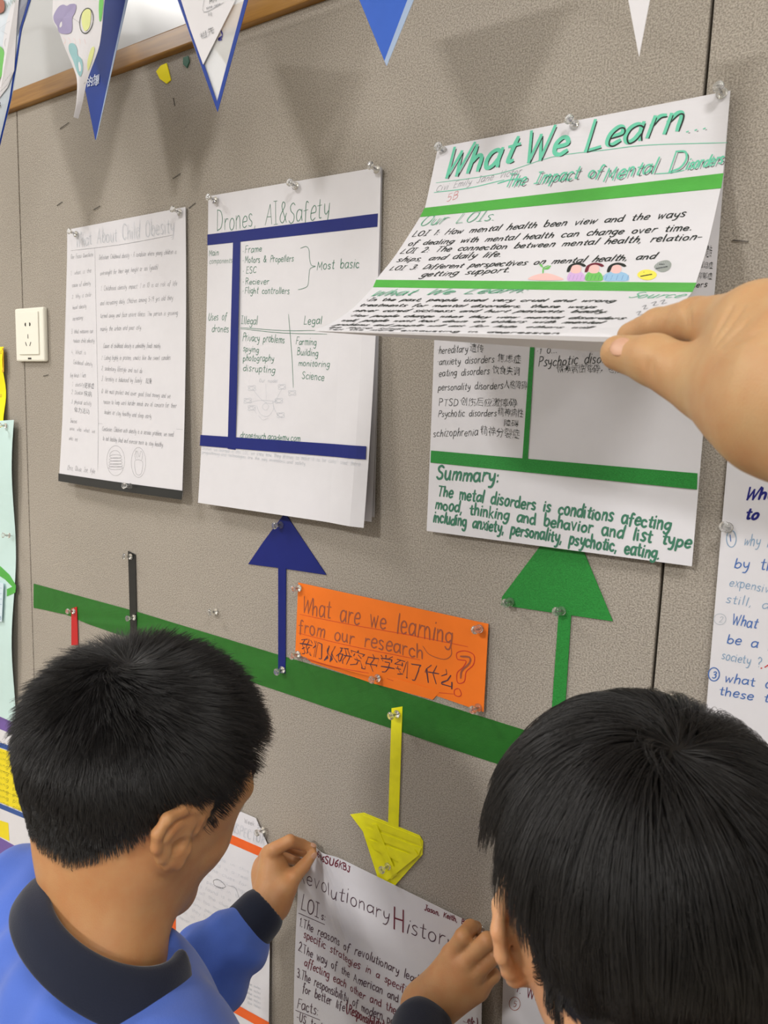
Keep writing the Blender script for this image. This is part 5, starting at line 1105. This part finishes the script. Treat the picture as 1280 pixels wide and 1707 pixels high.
# angle helper: rebuild simply so the opening lies forward
def collar(root, NB, rt, fw, m, tilt, prof, gap=.3, nseg=44, name='collar'):
    fwd = fw * math.cos(tilt) - up * math.sin(tilt); u_ = up * math.cos(tilt) + fw * math.sin(tilt); rings = []
    for rad, z in prof:
        ring = []
        for k in range(nseg + 1):
            a = gap + (2 * math.pi - 2 * gap) * k / nseg            # 0 = forward
            ring.append(NB + fwd * math.cos(a) * rad + rt * math.sin(a) * rad * 1.05 + u_ * (z - .006 * math.cos(a) ** 2 * (rad > .07) + .009 * max(0.0, -math.cos(a)) * (rad > .064)))
        rings.append(ring)
    return seg_loft(name, rings, m, root, False)
collar(boy, NB + rt * .006 + up * .000, rt * .96 - up * .26, fw, M_navy, .42, [(.048, -.014), (.047, .004), (.0475, .018), (.050, .025), (.0545, .026), (.061, .019), (.0665, .008), (.0695, -.004), (.0698, -.007)], gap=.80)
# trousers and shoes (below the picture)
trs = Un(.04, Cone(HIP + rt * .05, HIP - rt * .05, .10, .10), *[Un(.02, Cone(HIP + rt * .075 * s, HIP + rt * .085 * s + np.array([0, .02, -.34]), .080, .055), Cone(HIP + rt * .085 * s + np.array([0, .02, -.34]), np.array([HIP[0], HIP[1] - .01, .09]) + rt * .09 * s, .055, .046)) for s in (-1, 1)])
solid('trousers', trs, .008, M_trouser, boy)
for s in (-1, 1):
    p = np.array([HIP[0], HIP[1], 0]) + rt * .09 * s
    solid('shoe', Un(.02, Cone(p + np.array([0, -.03, .045]), p + np.array([0, -.01, .075]), .038, .036), Cone(p + np.array([0, -.03, .036]), p + np.array([.01, .11, .032]), .036, .032)), .006, M_shoe, boy)
def mask_short(l):
    x, y, z = l.T
    ax = np.abs(x)
    line = np.where(y > .045, .070 - (y - .07) * .2, np.where(y > .018, .012 + (y - .018) * 1.2, np.where(y > -.028, .034 - (y + .0) * .0, -.050)))
    line = np.where((y > .018) & (y <= .045), .006 + (y - .018) * 2.2, line)
    line = np.where(y < -.028, -.034 + np.clip((y + .060), 0, .04) * 1.5, line)
    return sst(z, line - .006, line + .008) * (ax < .0765)
def len1(l):
    x, y, z = l.T; return .006 + .021 * sst(z, -.01, .10) + .002 * sst(y, .03, .085) * sst(z, .05, .08) - .003 * sst(-z, .0, .04)
def lift1(l): x, y, z = l.T; return .28 + .40 * sst(z, -.01, .10) + .10 * sst(y, .03, .08)
grow_hair(boy, bo1, T1, M1, O1, sk1, mask_short, len1, lift1, (.006, -.055, .118), 60000, .00017, 5, .12, .35, 3, lambda p: np.stack([0 * p[:, 0], .5 * sst(p[:, 2], .06, .11), .0 * p[:, 0]], 1), nclump=2200)
hp = pin(0, 0, 'push pin held in the left boy raised right hand at the poster corner', loc=yp(803, 1547, -.012), direc=(-.1, -1, .1))
# ------------------------------------------------------------------ the right boy, seen from behind
boy2 = empty('person', (-.09, -.37, 0), 'dark-haired boy in a dark jacket seen from behind, lower right', 'person')
O2 = np.array([-.1034, -.3003, 1.3081]); M2 = frame(.539, -.2558, .0919); T2 = lambda p: O2 + M2 @ np.array(p, float)
hd2, sk2 = head_nodes(T2, M2, .92, -.001, .48, 1.12, -.002)
NB2 = O2 + M2 @ np.array([0, -.062, -.128]); rt2 = np.array([math.cos(.5), math.sin(.5), 0]); fw2 = np.array([-math.sin(.5), math.cos(.5), 0])
neck2 = Un(.02, Cone(T2((0, -.030, -.02)), NB2, .050, .047), Cone(NB2, NB2 - up * .05, .047, .06))
SR2, SL2 = NB2 + rt2 * .145 - up * .06, NB2 - rt2 * .145 - up * .06
ELR2, ELL2 = SR2 + np.array([.03, .02, -.24]), SL2 + np.array([-.02, .03, -.24]); WRR2, WRL2 = ELR2 + fw2 * .14 - up * .14, ELL2 + fw2 * .14 - up * .14
HIP2 = NB2 + np.array([.01, -.03, -.44])
def rest_hand(w, d, side):
    d = d / np.linalg.norm(d); s_ = side; fs = []
    for i, (o_, L_) in enumerate(((-.027, .060), (-.009, .066), (.009, .062), (.026, .050))):
        b = w + d * .075 + s_ * o_; c1 = b + d * L_ * .5 - up * .008; c2 = c1 + d * L_ * .3 - up * .016; c3 = c2 + d * L_ * .1 - up * .016
        fs.append(([b, c1, c2, c3], [.0088, .0078, .0068, .0058]))
    fs.append(([w + d * .02 - s_ * .02, w + d * .045 - s_ * .040, w + d * .066 - s_ * .047 - up * .006, w + d * .085 - s_ * .045 - up * .014], [.013, .0098, .0082, .0064]))
    return kid_hand(fs, [(w, w + d * .072 - s_ * .022, .019, .0125), (w, w + d * .074, .019, .0125), (w, w + d * .070 + s_ * .022, .019, .0115)])
h2r = rest_hand(WRR2, WRR2 - ELR2, rt2); h2l = rest_hand(WRL2, WRL2 - ELL2, -rt2)
chest2 = Un(.05, Ell(NB2 - up * .17, np.stack([rt2, fw2, up], 1), (.12, .08, .15)), Cone(SR2, SL2, .035, .035), Cone(NB2 - up * .2, HIP2, .085, .085))
body2 = Un(.010, Un(.03, hd2, neck2), Un(.03, chest2, Cone(SL2, ELL2, .033, .028), Cone(SR2, ELR2, .033, .028)), Un(.006, Cone(ELR2, WRR2, .028, .021), h2r), Un(.006, Cone(ELL2, WRL2, .028, .021), h2l))
M_skin2 = skin_mat('skin_fair_boy', (206, 160, 120), True)
bo2 = solid('body', body2, .0025, M_skin2, boy2)
face_parts(T2, M2, boy2)
tor2 = Un(.05, Ell(NB2 - up * .165, np.stack([rt2, fw2, up], 1), (.150, .098, .150)), Cone(SR2 + up * .005, NB2 - up * .045, .046, .050), Cone(SL2 + up * .005, NB2 - up * .045, .046, .050), Cone(NB2 - up * .20, HIP2, .112, .108), Un(.02, Cone(SL2, ELL2, .05, .044), Cone(ELL2, WRL2 - (WRL2 - ELL2) * .12, .044, .034)), Un(.02, Cone(SR2, ELR2, .05, .044), Cone(ELR2, WRR2 - (WRR2 - ELR2) * .12, .044, .034)))
solid('jacket', Un(.006, tor2, Cone(NB2 - up * .02, NB2 + up * .09, .054, .064), cut=True), .005, M_black_knit, boy2, disp=lambda P: .0014 * np.sin(P[:, 2] * 90 + 3 * np.sin(P[:, 0] * 40)))
collar(boy2, NB2 - fw2 * .004, rt2, fw2, M_black_knit, .12, [(.058, -.012), (.056, .008), (.058, .020), (.062, .026), (.068, .025), (.076, .012), (.086, -.010), (.090, -.016)])
solid('trousers', Un(.04, Cone(HIP2 + rt2 * .05, HIP2 - rt2 * .05, .10, .10), *[Un(.02, Cone(HIP2 + rt2 * .075 * s, HIP2 + rt2 * .085 * s + np.array([0, .02, -.34]), .080, .055), Cone(HIP2 + rt2 * .085 * s + np.array([0, .02, -.34]), np.array([HIP2[0], HIP2[1] - .01, .09]) + rt2 * .09 * s, .055, .046)) for s in (-1, 1)]), .008, M_trouser, boy2)
for s in (-1, 1):
    p = np.array([HIP2[0], HIP2[1], 0]) + rt2 * .09 * s
    solid('shoe', Un(.02, Cone(p + np.array([0, -.03, .045]), p + np.array([0, -.01, .075]), .038, .036), Cone(p + np.array([0, -.03, .036]), p + fw2 * .11 + np.array([0, 0, .032]), .036, .032)), .006, M_shoe, boy2)
def mask_long(l):
    x, y, z = l.T; ax = np.abs(x)
    line = np.where(y > .045, .066 - (y - .07) * .2, np.where(y > .018, .004 + (y - .018) * 1.5, np.where(y > -.026, .034, -.014 + (y + .026) * 1.5)))
    line = np.maximum(line, -.092); line = np.where((z < -.022) & (ax > .052 - (-.022 - z) * .8), .2, line)
    return sst(z, line - .006, line + .008) * (ax < .0765)
def len2(l):
    x, y, z = l.T; ax = np.abs(x)
    full = .030 + .045 * sst(z, .0, .08) + .010 * sst(y, .0, .08)
    side = sst(ax, .0, .03) * sst(y, -.052, -.034)
    cap = np.clip((z - .037) * .95 + (.07 - ax) * .45, .004, 1)                 # cut clear of the ear
    low = (1 - side) * sst(-y, .02, .04)
    zb = -.010 - (.060 - ax) * 1.6; cap2 = np.clip((z - zb) * .85, .005, 1)      # behind the ear the neck shows
    return np.minimum(full * (1 - side) + np.minimum(full, cap) * side, full * (1 - low) + np.minimum(full, cap2) * low)
def lift2(l): x, y, z = l.T; return .10 + .40 * sst(z, .05, .11)
grow_hair(boy2, bo2, T2, M2, O2, sk2, mask_long, len2, lift2, (.008, -.058, .118), 60000, .00017, 9, 1.3, .5, 11, lambda p: 0 * p, nclump=900, wob=.18, spread=.0015, lv=(.14, 1.15))

# ------------------------------------------------------------------ the adult hand that lifts the poster
ad = lambda px, py, d: at_depth(px, py, d)
adult = empty('person', ad(1300, 640, .32), 'adult hand reaching in from the right, pinching the lifted poster corner', 'person')
tA = [ad(1290, 690, .300), ad(1178, 642, .338), ad(1090, 600, .368), ad(1030, 588, .388)]
iA = [ad(1272, 548, .322), ad(1160, 536, .368), ad(1097, 545, .392), ad(1052, 560, .408)]
mA = [ad(1290, 580, .350), ad(1200, 585, .395), ad(1145, 590, .415), ad(1105, 590, .425)]
rA = [ad(1310, 620, .365), ad(1240, 640, .405), ad(1185, 658, .395), ad(1158, 668, .378)]
pA = [ad(1330, 670, .370), ad(1285, 700, .395), ad(1260, 700, .390), ad(1245, 695, .372)]
fgs = [Un(.004, Cone(tA[0], tA[1], .0205, .0140), Cone(tA[1], tA[2], .0150, .0118), Cone(tA[2], tA[3], .0118, .0088)),
       Un(.003, Cone(iA[0], iA[1], .0165, .0112), Cone(iA[1], iA[2], .0112, .0092), Cone(iA[2], iA[3], .0092, .0074)),
       chain(mA, [.0130, .0105, .0092, .0076]), chain(rA, [.0125, .0100, .0088, .0074]), chain(pA, [.0115, .0090, .0078, .0066])]
wA = ad(1540, 740, .250); eA = wA + np.array([.12, -.18, -.10])
pal = Un(.022, Cone(iA[0], wA, .0190, .0240), Cone(mA[0], wA, .0170, .0240), Cone(rA[0], wA, .0150, .0240), Cone(pA[0], wA, .0140, .0220), Cone(tA[0], wA, .0205, .0240), Cone(ad(1262, 640, .318), ad(1330, 640, .300), .0200, .0260), Cone(ad(1232, 600, .338), ad(1290, 620, .32), .0080, .0160))
hand = Un(.0010, Un(.012, pal, fgs[0]), Un(.010, pal, fgs[1]), Un(.006, pal, fgs[2]), Un(.006, pal, fgs[3]), Un(.006, pal, fgs[4]))
hand = Un(.014, hand, Cone(wA, eA, .0260, .0400))
cuts = []
for a, b, r_ in (((1078, 588, .355), (1084, 628, .358), .0005), ((1072, 590, .357), (1076, 622, .360), .0004), ((1066, 575, .37), (1070, 615, .365), .0003)):
    d0 = np.linalg.norm(ad(*a) - CAM)
def surf_hit(px, py, node, d0=.20, d1=.45):
    ds = np.linspace(d0, d1, 500); P = np.array([ad(px, py, d) for d in ds]); e = node.ev(P); k = np.argmax(e < 0) if (e < 0).any() else e.argmin(); return P[k]
for a, b, r_ in (((1079, 596), (1083, 630), .0004), ((1073, 598), (1077, 624), .0003), ((1087, 600), (1090, 626), .0003), ((1196, 572), (1240, 512), .0009), ((1200, 580), (1252, 530), .0009), ((1192, 560), (1222, 508), .0008), ((1204, 586), (1262, 556), .0007), ((1140, 502), (1146, 545), .0004), ((1147, 500), (1153, 545), .0004)):
    P = [surf_hit(a[0] + (b[0] - a[0]) * t, a[1] + (b[1] - a[1]) * t, hand) for t in (0, .33, .66, 1)]
    cuts.append(chain(P, [r_ * .4, r_, r_, r_ * .4], .0005))
hand = Un(.0016, hand, *cuts, cut=True)
M_skin3 = skin_mat('skin_adult', (182, 147, 106))
solid('hand', hand, .0013, M_skin3, adult)
nq = surf_hit(1033, 577, fgs[0]); dth = tA[3] - tA[2]; dth /= np.linalg.norm(dth); nn_ = nq - (tA[2] + dth * ((nq - tA[2]) @ dth)); nn_ /= np.linalg.norm(nn_)
solid('nail', Ell(nq - nn_ * .0006, np.stack([dth, np.cross(nn_, dth), nn_], 1), (.0066, .0050, .0011)), .0004, M_nail, adult)
dq = (eA - wA) / np.linalg.norm(eA - wA)
solid('sleeve', Un(.01, Cone(wA + dq * .09, eA + dq * .10, .046, .058)), .004, fabric('grey_sleeve', (88, 92, 100)), adult)
